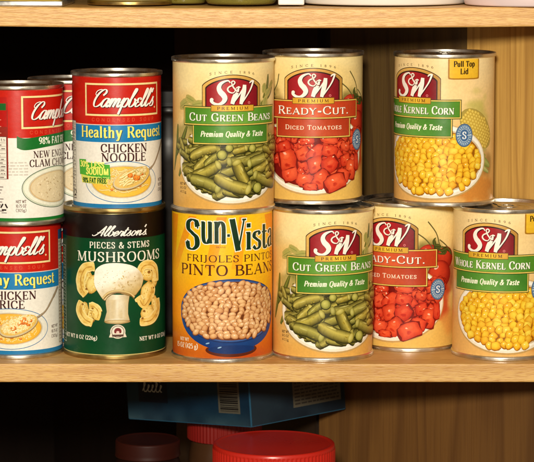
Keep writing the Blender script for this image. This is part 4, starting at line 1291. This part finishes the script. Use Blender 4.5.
def bowl(A, uc, Vn, kind):
    bu, bv = uc - 1.8, Vn(182.2)
    E = lambda a, b, du=0, dv=0, n=56: [(bu + du + a * math.cos(2 * PI * i / n), bv + dv + b * math.sin(2 * PI * i / n)) for i in range(n)]
    line = (60, 90, 70) if kind == 'clam' else (46, 116, 170)
    A.fill(E(29.6, 15.3), line)
    A.fill(E(29.1, 14.8), (236, 236, 226) if kind != 'clam' else (206, 212, 190))
    if kind == 'clam': A.fill(E(28.0, 13.9, 0, .3), (238, 238, 220))
    A.fill(E(24.6, 12.0, 0, .2), (206, 196, 170))
    soup = {'noodle': (244, 196, 70), 'rice': (244, 186, 60), 'clam': (226, 208, 170)}[kind]
    nz = vnoise(61)
    A.fill(E(23.6, 11.3, 0, .1), mixc(soup, (180, 120, 40), .35))
    A.fill(E(22.9, 10.8, 0, .2), soup)
    r = random.Random({'noodle': 71, 'rice': 72, 'clam': 73}[kind])

    def inside(k=1.0):
        a, q = r.uniform(0, 2 * PI), math.sqrt(r.random()) * k
        return bu + 21 * q * math.cos(a), bv + 9.6 * q * math.sin(a)

    def noodle(u, v, L, w_=1.3):
        a = r.uniform(0, PI)
        pts = [(u, v)]
        for k in range(4):
            a += r.uniform(-.8, .8)
            pts.append((pts[-1][0] + L * math.cos(a), pts[-1][1] + L * math.sin(a) * .5))
        c = cr_curve(pts, False, 4)
        A.ribbon(c, w_ * 1.35, (190, 140, 56)); A.ribbon(c, w_, (252, 236, 170), (226, 190, 100))

    def carrot(u, v, q):
        A.blob(u, v - .2, q * 1.12, q * .86, 0, (176, 90, 20), (170, 90, 26), 12, power=3); A.blob(u, v, q, q * .75, r.uniform(0, 1), (248, 156, 62), (222, 112, 30), 12, power=3, jit=.08, rnd=r)
    if kind == 'noodle':
        for i in range(95): u, v = inside(.85); noodle(u, v, 1.9, .95)
        for i in range(9): u, v = inside(.8); carrot(u, v, r.uniform(.6, 1.2))
    elif kind == 'rice':
        for i in range(420):
            u, v = inside(.97)
            A.blob(u, v, r.uniform(.8, 1.2), r.uniform(.35, .5), r.uniform(0, 3), (254, 240, 180), (230, 180, 80), 8)
        for i in range(26): u, v = inside(.9); carrot(u, v, r.uniform(.5, 1.2))
    else:
        for i in range(60):
            u, v = inside(.95)
            A.blob(u, v, r.uniform(.6, 2.2), r.uniform(.4, 1.1), r.uniform(0, 3), (242, 228, 196), (218, 198, 158), 10, jit=.15, rnd=r)
        for i in range(34):
            u, v = inside(.92)
            A.blob(u, v, r.uniform(.35, 1.0), r.uniform(.25, .5), r.uniform(0, 3), (166, 136, 92), (204, 180, 136), 8, jit=.2, rnd=r)
        return
    # spoon held over the bowl
    su, sv, ro = uc + 5.6, Vn(178.5), .34
    if kind == 'rice': su, sv = uc + 4.2, Vn(179)
    hand = cr_curve([(su + 13.8, sv + 5.2), (uc + 25.5, Vn(166)), (uc + 32.5, Vn(155)), (uc + 40.5, Vn(143.2))], False, 8)
    A.ribbon(hand, [1.7] * 6 + [1.4] * 6 + [1.7] * 6 + [2.3] * 7, (190, 170, 140), (96, 74, 54))
    A.blob(su, sv - .5, 15.6, 7.3, ro, (176, 150, 104), (146, 112, 62), 28)
    A.blob(su, sv, 15.2, 7.0, ro, (236, 226, 196), (206, 190, 150), 28)
    A.blob(su + .2, sv + .5, 14.5, 6.4, ro, (240, 206, 120), (226, 186, 92), 26)

    def insp(k=1.0):
        a, q = r.uniform(0, 2 * PI), math.sqrt(r.random()) * k
        x, y = 12 * q * math.cos(a), 5 * q * math.sin(a)
        return su + x * math.cos(ro) - y * math.sin(ro), sv + .9 + x * math.sin(ro) + y * math.cos(ro)
    if kind == 'noodle':
        for i in range(34):
            u, v = insp(.78)
            c = cr_curve([(u - 5, v - 2.2), (u - 1, v + r.uniform(-1, 1.4)), (u + 3, v + 1.6), (u + 5, v + 1)], False, 4)
            A.ribbon(c, 1.9, (196, 150, 60)); A.ribbon(c, 1.45, (253, 242, 186), (230, 198, 116))
        carrot(su + 3, sv + .6, 2.6); carrot(su - 2, sv + 2.2, 1.8); carrot(su + 6.5, sv + 3.4, 2.0)
        for i in range(7):
            u, v = insp(.5); A.blob(u + 6, v + 3.6, 2.4, 1.7, .4, (248, 232, 180), (204, 168, 92), 12, jit=.15, rnd=r)
        for i in range(16): u, v = insp(.9); A.ellipse(u, v, .5, .25, (110, 130, 50), 8, r.uniform(0, 3))
    else:
        for i in range(230):
            u, v = insp(1.08); A.blob(u, v, r.uniform(.9, 1.3), r.uniform(.4, .6), r.uniform(0, 3), (255, 248, 208), (232, 188, 96), 8)
        for i in range(9): u, v = insp(.8); carrot(u, v, r.uniform(1.0, 1.9))
        for i in range(60): u, v = insp(.95); A.blob(u, v, 1.2, .55, r.uniform(0, 3), (255, 250, 214), (236, 200, 110), 8)


def art_soup(kind):
    A = Art()
    Pn = ruler(*REF['noodle'])
    uc = R_({'noodle': 10.0, 'rice': -7.0, 'clam': 58.0}[kind]) * 32.8
    Vn = lambda y: Pn(118.5, y)[1]
    soup_front(A, uc, Vn, kind)
    DK = (66, 26, 26)
    if kind in ('noodle', 'rice'):
        blue = (24, 128, 190)
        A.rect(-103.6, 103.6, Vn(142.4), Vn(125.2), blue)
        A.rect(-103.6, 103.6, Vn(125.4), Vn(124.6), (232, 214, 200))
        b = Vn(137.8); h = Vn(126.8) - b
        text(A, 'Healthy Request', uc - 35.5 + .4, b - .35, h, (20, 50, 70), width=71, T=.2, t=.09)
        text(A, 'Healthy Request', uc - 35.5, b, h, (250, 240, 120), width=71, T=.185, t=.08)
        A.rect(-103.6, 103.6, 3.0, 6.2, (30, 120, 176))
        b = Vn(152.4); h = Vn(144.2) - b
        text(A, 'CHICKEN', uc - 18, b, h, DK, width=36, T=.2, t=.1)
        b = Vn(161.6)
        wd = {'noodle': ('NOODLE', 34.5), 'rice': ('RICE', 19)}[kind]
        text(A, wd[0], uc - wd[1] / 2 - .4, b, h, DK, width=wd[1], T=.2, t=.1)
        bowl(A, uc, Vn, kind)
        if kind == 'noodle':
            K = lambda x, y: Pn(70 + x / 5.57, 125 + y / 5.57)
            A.fill([K(54, 188), K(90, 190), K(92, 206), K(222, 222), K(226, 302), K(58, 272)], (70, 170, 50))
            A.fill([K(64, 272), K(212, 300), K(208, 332), K(70, 318)], (226, 222, 90))
            for s, x0, x1, yt, yb, c, dy in (('30% LESS', 60, 192, 196, 228, (250, 246, 120), 14), ('SODIUM', 92, 216, 236, 272, (250, 246, 120), 8), ('than our regular soup', 70, 220, 276, 288, (206, 232, 120), 10), ('98% FAT FREE', 74, 204, 290, 318, (40, 90, 30), 8)):
                a_, b_ = K(x0, yb), K(x1, yb + dy)
                hh = K(x0, yt)[1] - a_[1]
                sl = (b_[1] - a_[1]) / (b_[0] - a_[0])
                text(A, s, 0, 0, hh, c, width=b_[0] - a_[0], font=SAN, T=.2, t=.16, n=2, path=lambda x, y, a_=a_, sl=sl: (a_[0] + x, a_[1] + y + x * sl))
        for k, s in enumerate(('NET WT', '10.75 OZ', '(305g)')): text(A, s, uc + 31.5, 21 - k * 3.6, 2.2, (120, 104, 96), width=8, font=SAN, T=.2, t=.16, n=2)
        panel(A, uc + 42, uc + 64, 8.5, 93, 74, (92, 60, 50), (222, 212, 190)); A.rect(uc + 42, uc + 64, 86, 93, (40, 90, 140))
        panel(A, uc - 76, uc - 43.5, 8.5, 66, 75, (60, 50, 50)); recycle(A, uc - 46, 13)
    else:
        Pc = ruler(*REF['clam'])
        J = lambda x, y: Pc(0 + x / 5.4375, 140 + y / 5.4375)
        G = (20, 110, 40)
        A.rect(-103.6, 103.6, 3.0, 5.6, (24, 118, 44))
        top = Vn(125.2)
        pts_t = [(uc - 34.5, top + 1.5), (uc - 28, top - .3), (uc - 10, top + 1.6), (uc + 10, top + 2.2), (uc + 28, top + .5), (uc + 35, top + 2)]
        ct = cr_curve(pts_t, False, 8)
        cb = [(u, v - 8.6) for u, v in ct]
        A.put([[(*ct[i], G), (*ct[i + 1], G), (*cb[i + 1], G), (*cb[i], G)] for i in range(len(ct) - 1)])
        text(A, '98% FAT FREE', uc - 18, top - 4.9, 5.0, (240, 244, 226), width=36, font=SER, T=.17, t=.1)
        b = Vn(145.4); h = 4.9
        text(A, 'NEW ENGLAND', uc - 22.5, b, h, DK, width=45, T=.18, t=.09)
        text(A, 'CLAM CHOWDER', uc - 25.5, b - 6.5, h + .3, DK, width=51, T=.18, t=.09)
        bowl(A, uc, lambda y: Vn(y - 6.6), 'clam')
        r = random.Random(9)
        for k in range(5):
            uu = uc - 43 + (k > 2) * 2
            while uu < uc - 27:
                l = r.uniform(1.5, 4); A.rect(uu, min(uu + l, uc - 26.5), 45.5 - k * 2.2, 46.5 - k * 2.2, (206, 200, 190)); uu += l + .8
        for k, s in enumerate(('NET WT', '10.75 OZ', '(305g)')): text(A, s, uc - 35.8, 16.6 - k * 3.2, 2.2, (100, 70, 62), width=7.6, font=SAN, T=.16, t=.14, n=2)
        ru, rv = J(22, 366)
        recycle(A, ru, rv)
        e = J(36, 0)[0]
        A.rect(e - 34, e + 1.0, 34, 90, (150, 40, 30)); A.rect(e - 34, e + .4, 72, 93.5, red_dark)
        panel(A, e - 34, e, 34, 65, 77, (60, 40, 40)); A.rect(e - 30, e - .2, 84, 89, (24, 100, 40))
        for k in range(9):
            A.rect(e - 26, e - 8 + (k % 3) * 2, 80 - k * 1.6, 80.5 - k * 1.6, (226, 150, 130))
            A.rect(e - 26, e - 3 - (k % 4), 28 - k * 2.2, 28.6 - k * 2.2, (110, 90, 90))
    return A


red_dark = (184, 20, 16)


def recycle(A, u, v):
    K_ = (40, 32, 32)
    for k in range(3):
        a0 = R_(90 + 120 * k)
        p = [(u + 2.6 * math.cos(a0 + R_(18)), v + 2.6 * math.sin(a0 + R_(18))), (u + 2.7 * math.cos(a0 + R_(60)) * .72, v + 2.7 * math.sin(a0 + R_(60)) * .72), (u + 2.6 * math.cos(a0 + R_(100)), v + 2.6 * math.sin(a0 + R_(100)))]
        A.ribbon(p, 1.15, K_)
    A.rect(u - 2, u + 2, v - 4.4, v - 3.8, (120, 110, 110))
# ------------------------------------------------------------------ where the cans stand (axis x, axis y, base z, label radius)
ZS = 0.0                                  # top of the middle shelf
H300, H211 = 0.1115, 0.1016
REF = {
 'beans': (-0.0320, 0.000, H300 - .002, .037), 'tomatoes': (0.0345, 0.038, H300, .037), 'corn': (0.1317, 0.025, H300, .037),
 'pinto': (-0.0330, 0.000, ZS, .037), 'mushrooms': (-0.1138, 0.014, ZS, .038), 'noodle': (-0.1108, 0.012, 0.1083, .0328), 'clam': (-0.1828, 0.004, 0.0996, .0328),
 'rice': (-0.1857, 0.012, ZS, .0328)}


def rim_profile(r, z0, out, top=True):
    """double seam"""
    s = 1 if top else -1
    h = .0030 * s
    return [(r - .0002, z0 - h * 1.25), (r + .0001, z0 - h * 1.05), (out, z0 - h * .9), (out, z0 - h * .12), (out - .0004, z0), (out - .0012, z0), (out - .0016, z0 - h * .2)]


def make_can(name, label, cat, loc, size, art_mesh, rot=0.0, group=None, metal=None, lidmetal=None, tab=False, lr=None):
    r, h = size
    psi = math.atan2(-loc[0], -(CAM_Y - loc[1]))
    t = thing(name, label, cat, loc, psi + rot, group)
    metal = metal or M_tin; lidmetal = lidmetal or M_tinlid
    lr_ = lr or r - .001
    body = lathe('can_body', rnd_profile([(lr_ - .0012, .0028), (lr_ - .0004, .0036), (lr_ - .0004, h - .0036), (lr_ - .0012, h - .0028)], .0005), metal, t)
    z = h - .0032
    lid = lathe('lid', rnd_profile([(r - .0016, h - .0004), (r - .0022, z), (r - .0045, z), (r - .0055, z + .0011), (r - .0075, z + .0011), (r - .0085, z + .0003), (r - .016, z + .0003), (r - .017, z + .0009), (r - .019, z + .0009), (r - .020, z + .0002), (0, z + .0002)], .0006), lidmetal, t)
    lathe('rim', rnd_profile(rim_profile(lr_, h, r), .0004), metal, t, seg=128)
    b = lathe('base_rim', rnd_profile(rim_profile(lr_, 0, r, False) + [(r - .002, .0026), (0, .0028)], .0004), metal, t, seg=128)
    if tab:
        bm = bmesh.new()
        # ring pull: flat loop with a nose, riveted off centre
        n = 24
        for k, (ro, ri) in enumerate(((.0085, .0055),)):
            o = [bm.verts.new((ro * .85 * math.cos(2 * PI * i / n), ro * 1.15 * math.sin(2 * PI * i / n) - .008, z + .0022)) for i in range(n)]
            i_ = [bm.verts.new((ri * .85 * math.cos(2 * PI * i / n), ri * 1.15 * math.sin(2 * PI * i / n) - .008, z + .0022)) for i in range(n)]
            for i in range(n): bm.faces.new((o[i], o[(i + 1) % n], i_[(i + 1) % n], i_[i]))
        a = [bm.verts.new(p) for p in ((-.005, .000, z + .0022), (.005, .000, z + .0022), (.004, .012, z + .0018), (-.004, .012, z + .0018))]
        bm.faces.new(a)
        ex = bmesh.ops.extrude_face_region(bm, geom=bm.faces[:])
        for v in ex['geom']:
            if isinstance(v, bmesh.types.BMVert): v.co.z += .0008
        bmesh.ops.recalc_face_normals(bm, faces=bm.faces[:])
        me = bpy.data.meshes.new('pull_tab'); bm.to_mesh(me); bm.free()
        link('pull_tab', me, lidmetal, lid)
    link('paper_label', art_mesh, None, t)
    return t


# ------------------------------------------------------------------ setting: shelves and cupboard walls
def shelf_mesh(name, x0, x1, y0, y1, z0, z1, sag=0.0, tilt=0.0):
    me = box_mesh(name, x0, x1, y0, y1, z0, z1, .0011, 2, cuts=24)
    for v in me.vertices:
        k = (v.co.x - .02) / .24
        v.co.z += -sag * (1 - min(1, k * k)) + tilt * v.co.x
    return me


XL, XR = -0.62, 0.262
sh = link('middle_shelf', shelf_mesh('middle_shelf', XL, XR, -.0400, .46, -.0136, 0.0), M_shelf)
tag(sh, kind='structure')
UZ = 0.2592
us = link('upper_shelf', shelf_mesh('upper_shelf', XL, XR, -.0400, .46, UZ - .0141, UZ, sag=.0018, tilt=.0012), M_shelf)
tag(us, kind='structure')
LZ = -0.235
ls = link('lower_shelf', shelf_mesh('lower_shelf', XL, XR, -.0400, .46, LZ - .014, LZ), M_shelf)
tag(ls, kind='structure')


def panel_wall(name, p0, p1, z0, z1, th, m):
    """upright panel between two floor points, thickness behind it; its own axes run along the panel"""
    a, b = Vector((*p0, 0)), Vector((*p1, 0))
    L = (b - a).length
    me = box_mesh(name, 0, L, 0, th, z0, z1, 0)
    o = link(name, me, m)
    o.location = a
    o.rotation_euler = (0, 0, math.atan2(b.y - a.y, b.x - a.x))
    return tag(o, kind='structure')


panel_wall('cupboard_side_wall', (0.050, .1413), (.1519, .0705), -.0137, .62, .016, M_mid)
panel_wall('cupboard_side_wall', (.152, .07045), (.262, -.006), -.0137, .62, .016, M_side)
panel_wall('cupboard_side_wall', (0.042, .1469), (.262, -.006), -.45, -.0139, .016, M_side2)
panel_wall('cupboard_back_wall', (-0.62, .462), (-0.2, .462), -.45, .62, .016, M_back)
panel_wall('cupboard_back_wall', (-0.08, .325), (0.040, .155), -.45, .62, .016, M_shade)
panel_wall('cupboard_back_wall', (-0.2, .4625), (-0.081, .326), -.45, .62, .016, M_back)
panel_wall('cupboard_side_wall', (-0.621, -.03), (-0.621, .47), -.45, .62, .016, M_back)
panel_wall('cupboard_top', (-0.62, -.04), (.262, -.04), .60, .614, .6, M_back)

# ------------------------------------------------------------------ the cans
SZ3, SZ2 = (.038, H300), (.0338, H211)
me_beans = art_beans().mesh('paper_label', 37.0)
me_tom = art_tomatoes().mesh('paper_label', 37.0)
me_corn = art_corn().mesh('paper_label', 37.0)
me_pinto = art_pinto().mesh('paper_label', 37.0)
me_mush = art_mushrooms().mesh('paper_label', 38.0)
me_noodle = art_soup('noodle').mesh('paper_label', 32.8)
me_rice = art_soup('rice').mesh('paper_label', 32.8)
me_clam = art_soup('clam').mesh('paper_label', 32.8)


def rl(k): return REF[k][:3]


make_can('food_can', 'yellow and orange can of pinto beans with a blue bowl pictured', 'can', rl('pinto'), SZ3, me_pinto)
make_can('food_can', 'dark green can of mushrooms pieces and stems with gold rims', 'can', rl('mushrooms'), (.0384, H300), me_mush, metal=M_gold, lr=.038)
make_can('food_can', 'can of cut green beans stacked on the yellow pinto bean can', 'can', rl('beans'), SZ3, me_beans, group='cans of cut green beans')
make_can('food_can', 'can of cut green beans standing on the shelf, right of the pinto bean can', 'can', (.0412, .004, ZS), SZ3, me_beans, R_(5), group='cans of cut green beans')
make_can('food_can', 'can of diced tomatoes in the upper row, on the lower green bean can', 'can', rl('tomatoes'), SZ3, me_tom, group='cans of diced tomatoes')
make_can('food_can', 'can of diced tomatoes standing on the shelf between green beans and corn', 'can', (.1080, .0442, ZS), SZ3, me_tom, R_(-25.7), group='cans of diced tomatoes')
make_can('food_can', 'can of whole kernel corn in the upper row with its pull top tag fully visible', 'can', rl('corn'), SZ3, me_corn, group='cans of whole kernel corn', tab=True)
make_can('food_can', 'can of whole kernel corn standing on the shelf, cut off by the right edge', 'can', (.1750, .0072, ZS), SZ3, me_corn, R_(21), group='cans of whole kernel corn', tab=True)
make_can('soup_can', 'red, blue and white can of chicken noodle soup on the mushroom can', 'can', rl('noodle'), SZ2, me_noodle)
make_can('soup_can', 'red, blue and white can of chicken rice soup standing on the shelf', 'can', rl('rice'), SZ2, me_rice)
make_can('soup_can', 'red and white clam chowder can with green ribbon, stacked on the chicken rice soup', 'can', rl('clam'), SZ2, me_clam, group='cans of clam chowder')
make_can('soup_can', 'clam chowder can half hidden behind, between the front clam chowder and chicken noodle cans', 'can', (-.1478, .0655, .0996), SZ2, me_clam, R_(-29), group='cans of clam chowder')
make_can('soup_can', 'soup can at the bottom of the back stack, behind the chicken rice and mushroom cans', 'can', (-.1478, .0655, ZS), SZ2, me_rice, R_(20))

# ------------------------------------------------------------------ dark jar added to blacken the gap behind the noodle and bean cans
M_darkglass = mat('dark_glass', (0.006, 0.004, 0.003), .3, 0, 0, spec=.15, rough_var=.05)
M_blacklid = mat('black_plastic', (0.006, 0.005, 0.005), .5, spec=.2)
M_dimlabel = mat('faded_label', (0.10, 0.085, 0.05), .6, noise=.5, nscale=300)


def jar(name, label, cat, loc, r, h, m_body, m_lid, m_lab=None, neck=.75, group=None, ribs=0, lidh=.014):
    t = thing(name, label, cat, loc, 0, group)
    rn = r * neck
    prof = [(0, .001), (r * .8, .001), (r * .96, .003), (r, .010), (r, h * .74), (r * .97, h * .80), (rn * 1.04, h * .9), (rn * .97, h * .92), (rn * .97, h - .001), (0, h - .001)]
    lathe('jar_body', rnd_profile(prof, .004, 4), m_body, t)
    lr = rn * 1.06
    lid = lathe('jar_lid', rnd_profile([(lr * .99, h - lidh + .002), (lr * 1.02, h - lidh + .0025), (lr, h - lidh + .005), (lr, h), (lr * .96, h + .0012), (lr * .9, h + .0004), (0, h + .0004)], .0009), m_lid, t)
    if m_lab: lathe('jar_label', [(r * 1.004, h * .18), (r * 1.006, h * .19), (r * 1.006, h * .6), (r * 1.004, h * .61)], m_lab, t)
    return t


jar('glass_jar', 'dark glass jar added to blacken the gap behind chicken noodle and green bean cans', 'jar', (-.0755, .098, ZS), .033, .190, M_darkglass, M_blacklid, None, .8)

# ------------------------------------------------------------------ on the upper shelf: only their feet are in the picture
uz = UZ - .0006


def U(px, y):                             # world x of a photographed column at shelf depth y
    return (px - 267) / FPX * ((-CAM_Y + y) * .9917 + .065 * .1288)


M_steel = mat('cool_tin', (0.58, 0.57, 0.56), .3, 1, rough_var=.1)
M_yel = mat('yellow_card', (0.80, 0.58, 0.08), .4, noise=.25, nscale=60)
M_white = mat('white_plastic', (0.80, 0.78, 0.74), .35, rough_var=.08, sss=.05)
M_olive = mat('olive_glass', (0.42, 0.36, 0.07), .1, 0, trans=.6, coat=.4)
M_pickle = mat('pickle_brine', (0.46, 0.40, 0.05), .25, trans=.15, noise=.4, nscale=60)
M_pink = mat('pale_pink_plastic', (0.75, 0.60, 0.60), .4)
M_olab = mat('olive_paper', (0.34, 0.29, 0.13), .45, noise=.2, nscale=50)

# rectangular tin with yellow print and bare metal foot
t = thing('square_tin', 'yellow rectangular tin with a bare metal foot, leftmost on the upper shelf', 'tin', (U(21, .0), .0, uz - .0005), R_(-2))
W_ = .067
link('tin_body', box_mesh('tin_body', -W_ / 2, W_ / 2, -.03, .04, .0042, .12, .003, 3), M_yel, t)
link('tin_foot', box_mesh('tin_foot', -W_ / 2 - .0008, W_ / 2 + .0008, -.0308, .0408, .0, .0045, .0012, 3), M_steel, t)
link('tin_top', box_mesh('tin_top', -W_ / 2 - .0008, W_ / 2 + .0008, -.0308, .0408, .1195, .1235, .0012, 3), M_steel, t)
# low round can
t = thing('round_can', 'olive labelled round can with a shiny base rim on the upper shelf', 'can', (U(130, .012), .012, uz), 0)
lathe('can_body', rnd_profile([(.0292, .0028), (.0302, .0036), (.0302, .098), (.0292, .099)], .0005), M_olab, t)
lathe('base_rim', rnd_profile(rim_profile(.0302, 0, .0313, False) + [(.029, .0026), (0, .0028)], .0004), M_gold, t)
lathe('rim', rnd_profile(rim_profile(.0302, .102, .0313), .0004), M_tin, t)
lathe('lid', [(.030, .100), (.0290, .0985), (0, .0985)], M_tinlid, t)


def glass_jar(label, px, y, r, h, seed):
    t = thing('pickle_jar', label, 'jar', (U(px, y), y, uz), 0, 'glass jars of green pickles')
    lathe('jar_body', rnd_profile([(0, .0015), (r * .72, .0015), (r * .8, .0), (r * .95, .001), (r, .007), (r, h * .8), (r * .8, h * .9), (r * .8, h), (0, h)], .003, 4), M_olive, t)
    rd = random.Random(seed)
    bm = bmesh.new()
    for i in range(9):
        a = 2 * PI * i / 9 + rd.uniform(-.2, .2)
        mtx = Matrix.Translation((r * .80 * math.cos(a), r * .80 * math.sin(a), h * .4)) @ Matrix.Rotation(rd.uniform(-.08, .08), 4, 'X') @ Matrix.Diagonal((.0075, .0075, h * .38, 1))
        bmesh.ops.create_icosphere(bm, subdivisions=3, radius=1.0, matrix=mtx)
    me = bpy.data.meshes.new('pickles'); bm.to_mesh(me); bm.free()
    me.polygons.foreach_set('use_smooth', [True] * len(me.polygons))
    link('pickles', me, M_pickle, t)
    lathe('jar_lid', rnd_profile([(r * .82, h - .012), (r * .84, h - .002), (r * .8, h + .001), (0, h + .001)], .001), M_gold, t)
    return t


glass_jar('green pickle jar beside the olive labelled round can', 184, .022, .0165, .10, 1)
glass_jar('wider green pickle jar beside the small white carton', 241, .008, .0265, .12, 2)
t = thing('small_carton', 'small white carton between green pickle jar and wide white tub', 'carton', (U(291, .01), .01, uz), 0)
link('carton_body', box_mesh('carton_body', -.0095, .0095, -.02, .03, 0, .09, .001, 2), M_white, t)
link('carton_flap', box_mesh('carton_flap', -.0090, .0090, -.0190, .029, .0905, .0925, .0004, 1), M_white, t)


def tub(name, label, px, y, r, h, m, lab_m):
    t = thing(name, label, 'tub', (U(px, y), y, uz - .0002), 0)
    lathe('tub_body', rnd_profile([(0, .002), (r * .9, .002), (r * .93, 0), (r * .975, .0005), (r * .995, .005), (r, h), (0, h)], .002, 4), m, t, seg=160)
    lathe('tub_lid', rnd_profile([(r * 1.0, h - .008), (r * 1.03, h - .008), (r * 1.03, h + .001), (r * .98, h + .002), (0, h + .001)], .001), lab_m, t, seg=160)
    return t


tub('plastic_tub', 'wide white round tub on the upper shelf', 383.5, .037, .0625, .11, M_white, M_white)
tub('plastic_tub', 'pale pink tub at the right end of the upper shelf', 533, .002, .0510, .10, M_pink, M_white)

# ------------------------------------------------------------------ lower compartment
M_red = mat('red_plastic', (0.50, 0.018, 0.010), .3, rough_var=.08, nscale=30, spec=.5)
M_peanut = mat('jar_contents', (0.06, 0.025, 0.01), .3)


def ribbed_lid_jar(name, label, loc, r, hl, hj, ribs, group, ml=None):
    t = thing(name, label, 'jar', loc, 0, group)
    lathe('jar_body', rnd_profile([(0, .001), (r * .9, .001), (r * .97, .006), (r * .97, hj - .012), (r * .9, hj - .004), (r * .9, hj + .004), (0, hj + .004)], .004, 4), M_peanut, t)
    seg = ribs * 4
    prof = rnd_profile([(r * .95, hj + .001), (r, hj + .001), (r, hj + hl - .0035), (r * .985, hj + hl - .0005), (r * .95, hj + hl), (r * .9, hj + hl - .0006), (0, hj + hl - .0006)], .0016, 4)
    lid = lathe('jar_lid', prof, ml or M_red, t, seg=seg, sharp=1.2)
    for v in lid.data.vertices:
        rr = math.hypot(v.co.x, v.co.y)
        if rr > r * .992 and v.co.z < hj + hl - .0035:
            i = v.index % seg
            k = 1 - (.0007 / r if i % 4 in (0, 1) else 0)
            v.co.x *= k; v.co.y *= k
    return t


ribbed_lid_jar('red_lid_jar', 'jar with a wide ribbed red lid, in front below the middle shelf', (.0052, .012, LZ), .0462, .028, .1375, 84, 'jars with red lids')
ribbed_lid_jar('red_lid_jar', 'red lidded jar in shade behind the ribbed red lid, under the blue box', (-.034, .135, LZ), .030, .028, .142, 60, 'jars with red lids', mat('red_plastic_shaded', (0.20, 0.008, 0.006), .4))  # rear lid's red is darkened to stand in for shade

# blue drink-mix box lying on the red lid
M_none = M_printdark


def box_art(kind, w_, h_):
    A = Art()
    nz = vnoise(91)
    if kind == 'front':
        A.field(0, w_, 0, h_, lambda u, v: mixc(mixc((16, 50, 74), (62, 88, 98), max(0, (14 - v) / 16)), (10, 30, 48), nz(u, v, 12) * .7), 40, 16)
        A.field(14, 48, 14, h_, lambda u, v: (8, 22, 40), 4, 2)
        for dy, n_ in ((33, 4), (25, 5)):
            lp = []
            for k in range(n_):
                x_ = 19 + k * 24 / n_; hh = 6.5 if k in (0, 3) else 3.6
                lp += [(x_, dy - 2), (x_ + 3.6, dy + hh * .55), (x_ + 2.4, dy + hh * .75), (x_ + 1.8, dy - 1.6), (x_ + 3.6, dy - 2.4)]
            A.put(A.ribbon(cr_curve(lp, False, 4), .8, (170, 182, 184), ret=True), 1)
        for k, s in enumerate(('DRINK MIX', 'SUGAR FREE', 'NATURAL FLAVOR')): text(A, s, 58, 30 - k * 4.4, 2.4, (12, 26, 44), width=20 + k * 3, font=SAN, T=.2, t=.16, n=2)
        A.rect(106, 130, 9, h_ - 3, (82, 80, 70))
        r = random.Random(3); v = 10.5
        while v < h_ - 5:
            q = r.choice((.4, .7, 1.1)); A.rect(108, 128, v, v + q, (20, 18, 18)); v += q + r.choice((.4, .7, .9))
    else:
        A.field(0, w_, 0, h_, lambda u, v: mixc((34, 50, 60), (18, 30, 42), nz(u, v, 14)), 30, 12)
        A.rect(46, 100, 8, h_ - 4, (84, 80, 68))
        r = random.Random(6)
        for k in range(12):
            u = 48
            while u < 96:
                l = r.uniform(2, 7); A.rect(u, min(98, u + l), 10 + k * 2.7, 11.2 + k * 2.7, (50, 46, 42)); u += l + 1.2
    return A


bw, bd, bh = .142, .106, .047
t = thing('drink_mix_box', 'blue cardboard box with a barcode, tilted on the red lid', 'box', (-.0118, .050, -.0662), 0)
core = link('carton', box_mesh('carton', 0, 0.0001, 0, .0001, 0, .0001, 0), mat('blue_card', (0.02, 0.09, 0.16), .5, noise=.2), t)
core.data.clear_geometry()
bm = bmesh.new(); bmesh.ops.create_cube(bm, size=1)
for v in bm.verts: v.co = Vector((v.co.x * bw - bw / 2, v.co.y * bd + bd / 2, v.co.z * bh + bh / 2))
bmesh.ops.bevel(bm, geom=bm.edges[:], offset=.0006, segments=2, affect='EDGES')
bm.to_mesh(core.data); bm.free()
f = link('printed_front', box_art('front', bw * 1000 - 1.6, bh * 1000 - 1.6).mesh('printed_front', None, M_printdark), None, t)
f.location = (-bw + .0008, -.00012, .0008)
f = link('printed_side', box_art('side', bd * 1000 - 1.6, bh * 1000 - 1.6).mesh('printed_side', None, M_printdark), None, t)
f.rotation_euler = (0, 0, R_(90)); f.location = (.00012, .0008, .0008)
t.rotation_euler = (Matrix.Rotation(R_(-4.4), 3, 'X') @ Matrix.Rotation(R_(-3.7), 3, 'Y') @ Matrix.Rotation(R_(-45), 3, 'Z')).to_euler()

# dark jar at the left of the lower compartment
M_brown = mat('brown_jar', (0.012, 0.004, 0.003), .45, spec=.2)
jar('small_dark_jar', 'small dark jar with a flat lid and pale neck label, lower left in the shade', 'jar', (-.094, .10, LZ), .030, .148, M_brown, mat('dark_lid', (0.030, 0.005, 0.003), .5, spec=.2), M_dimlabel, .8)
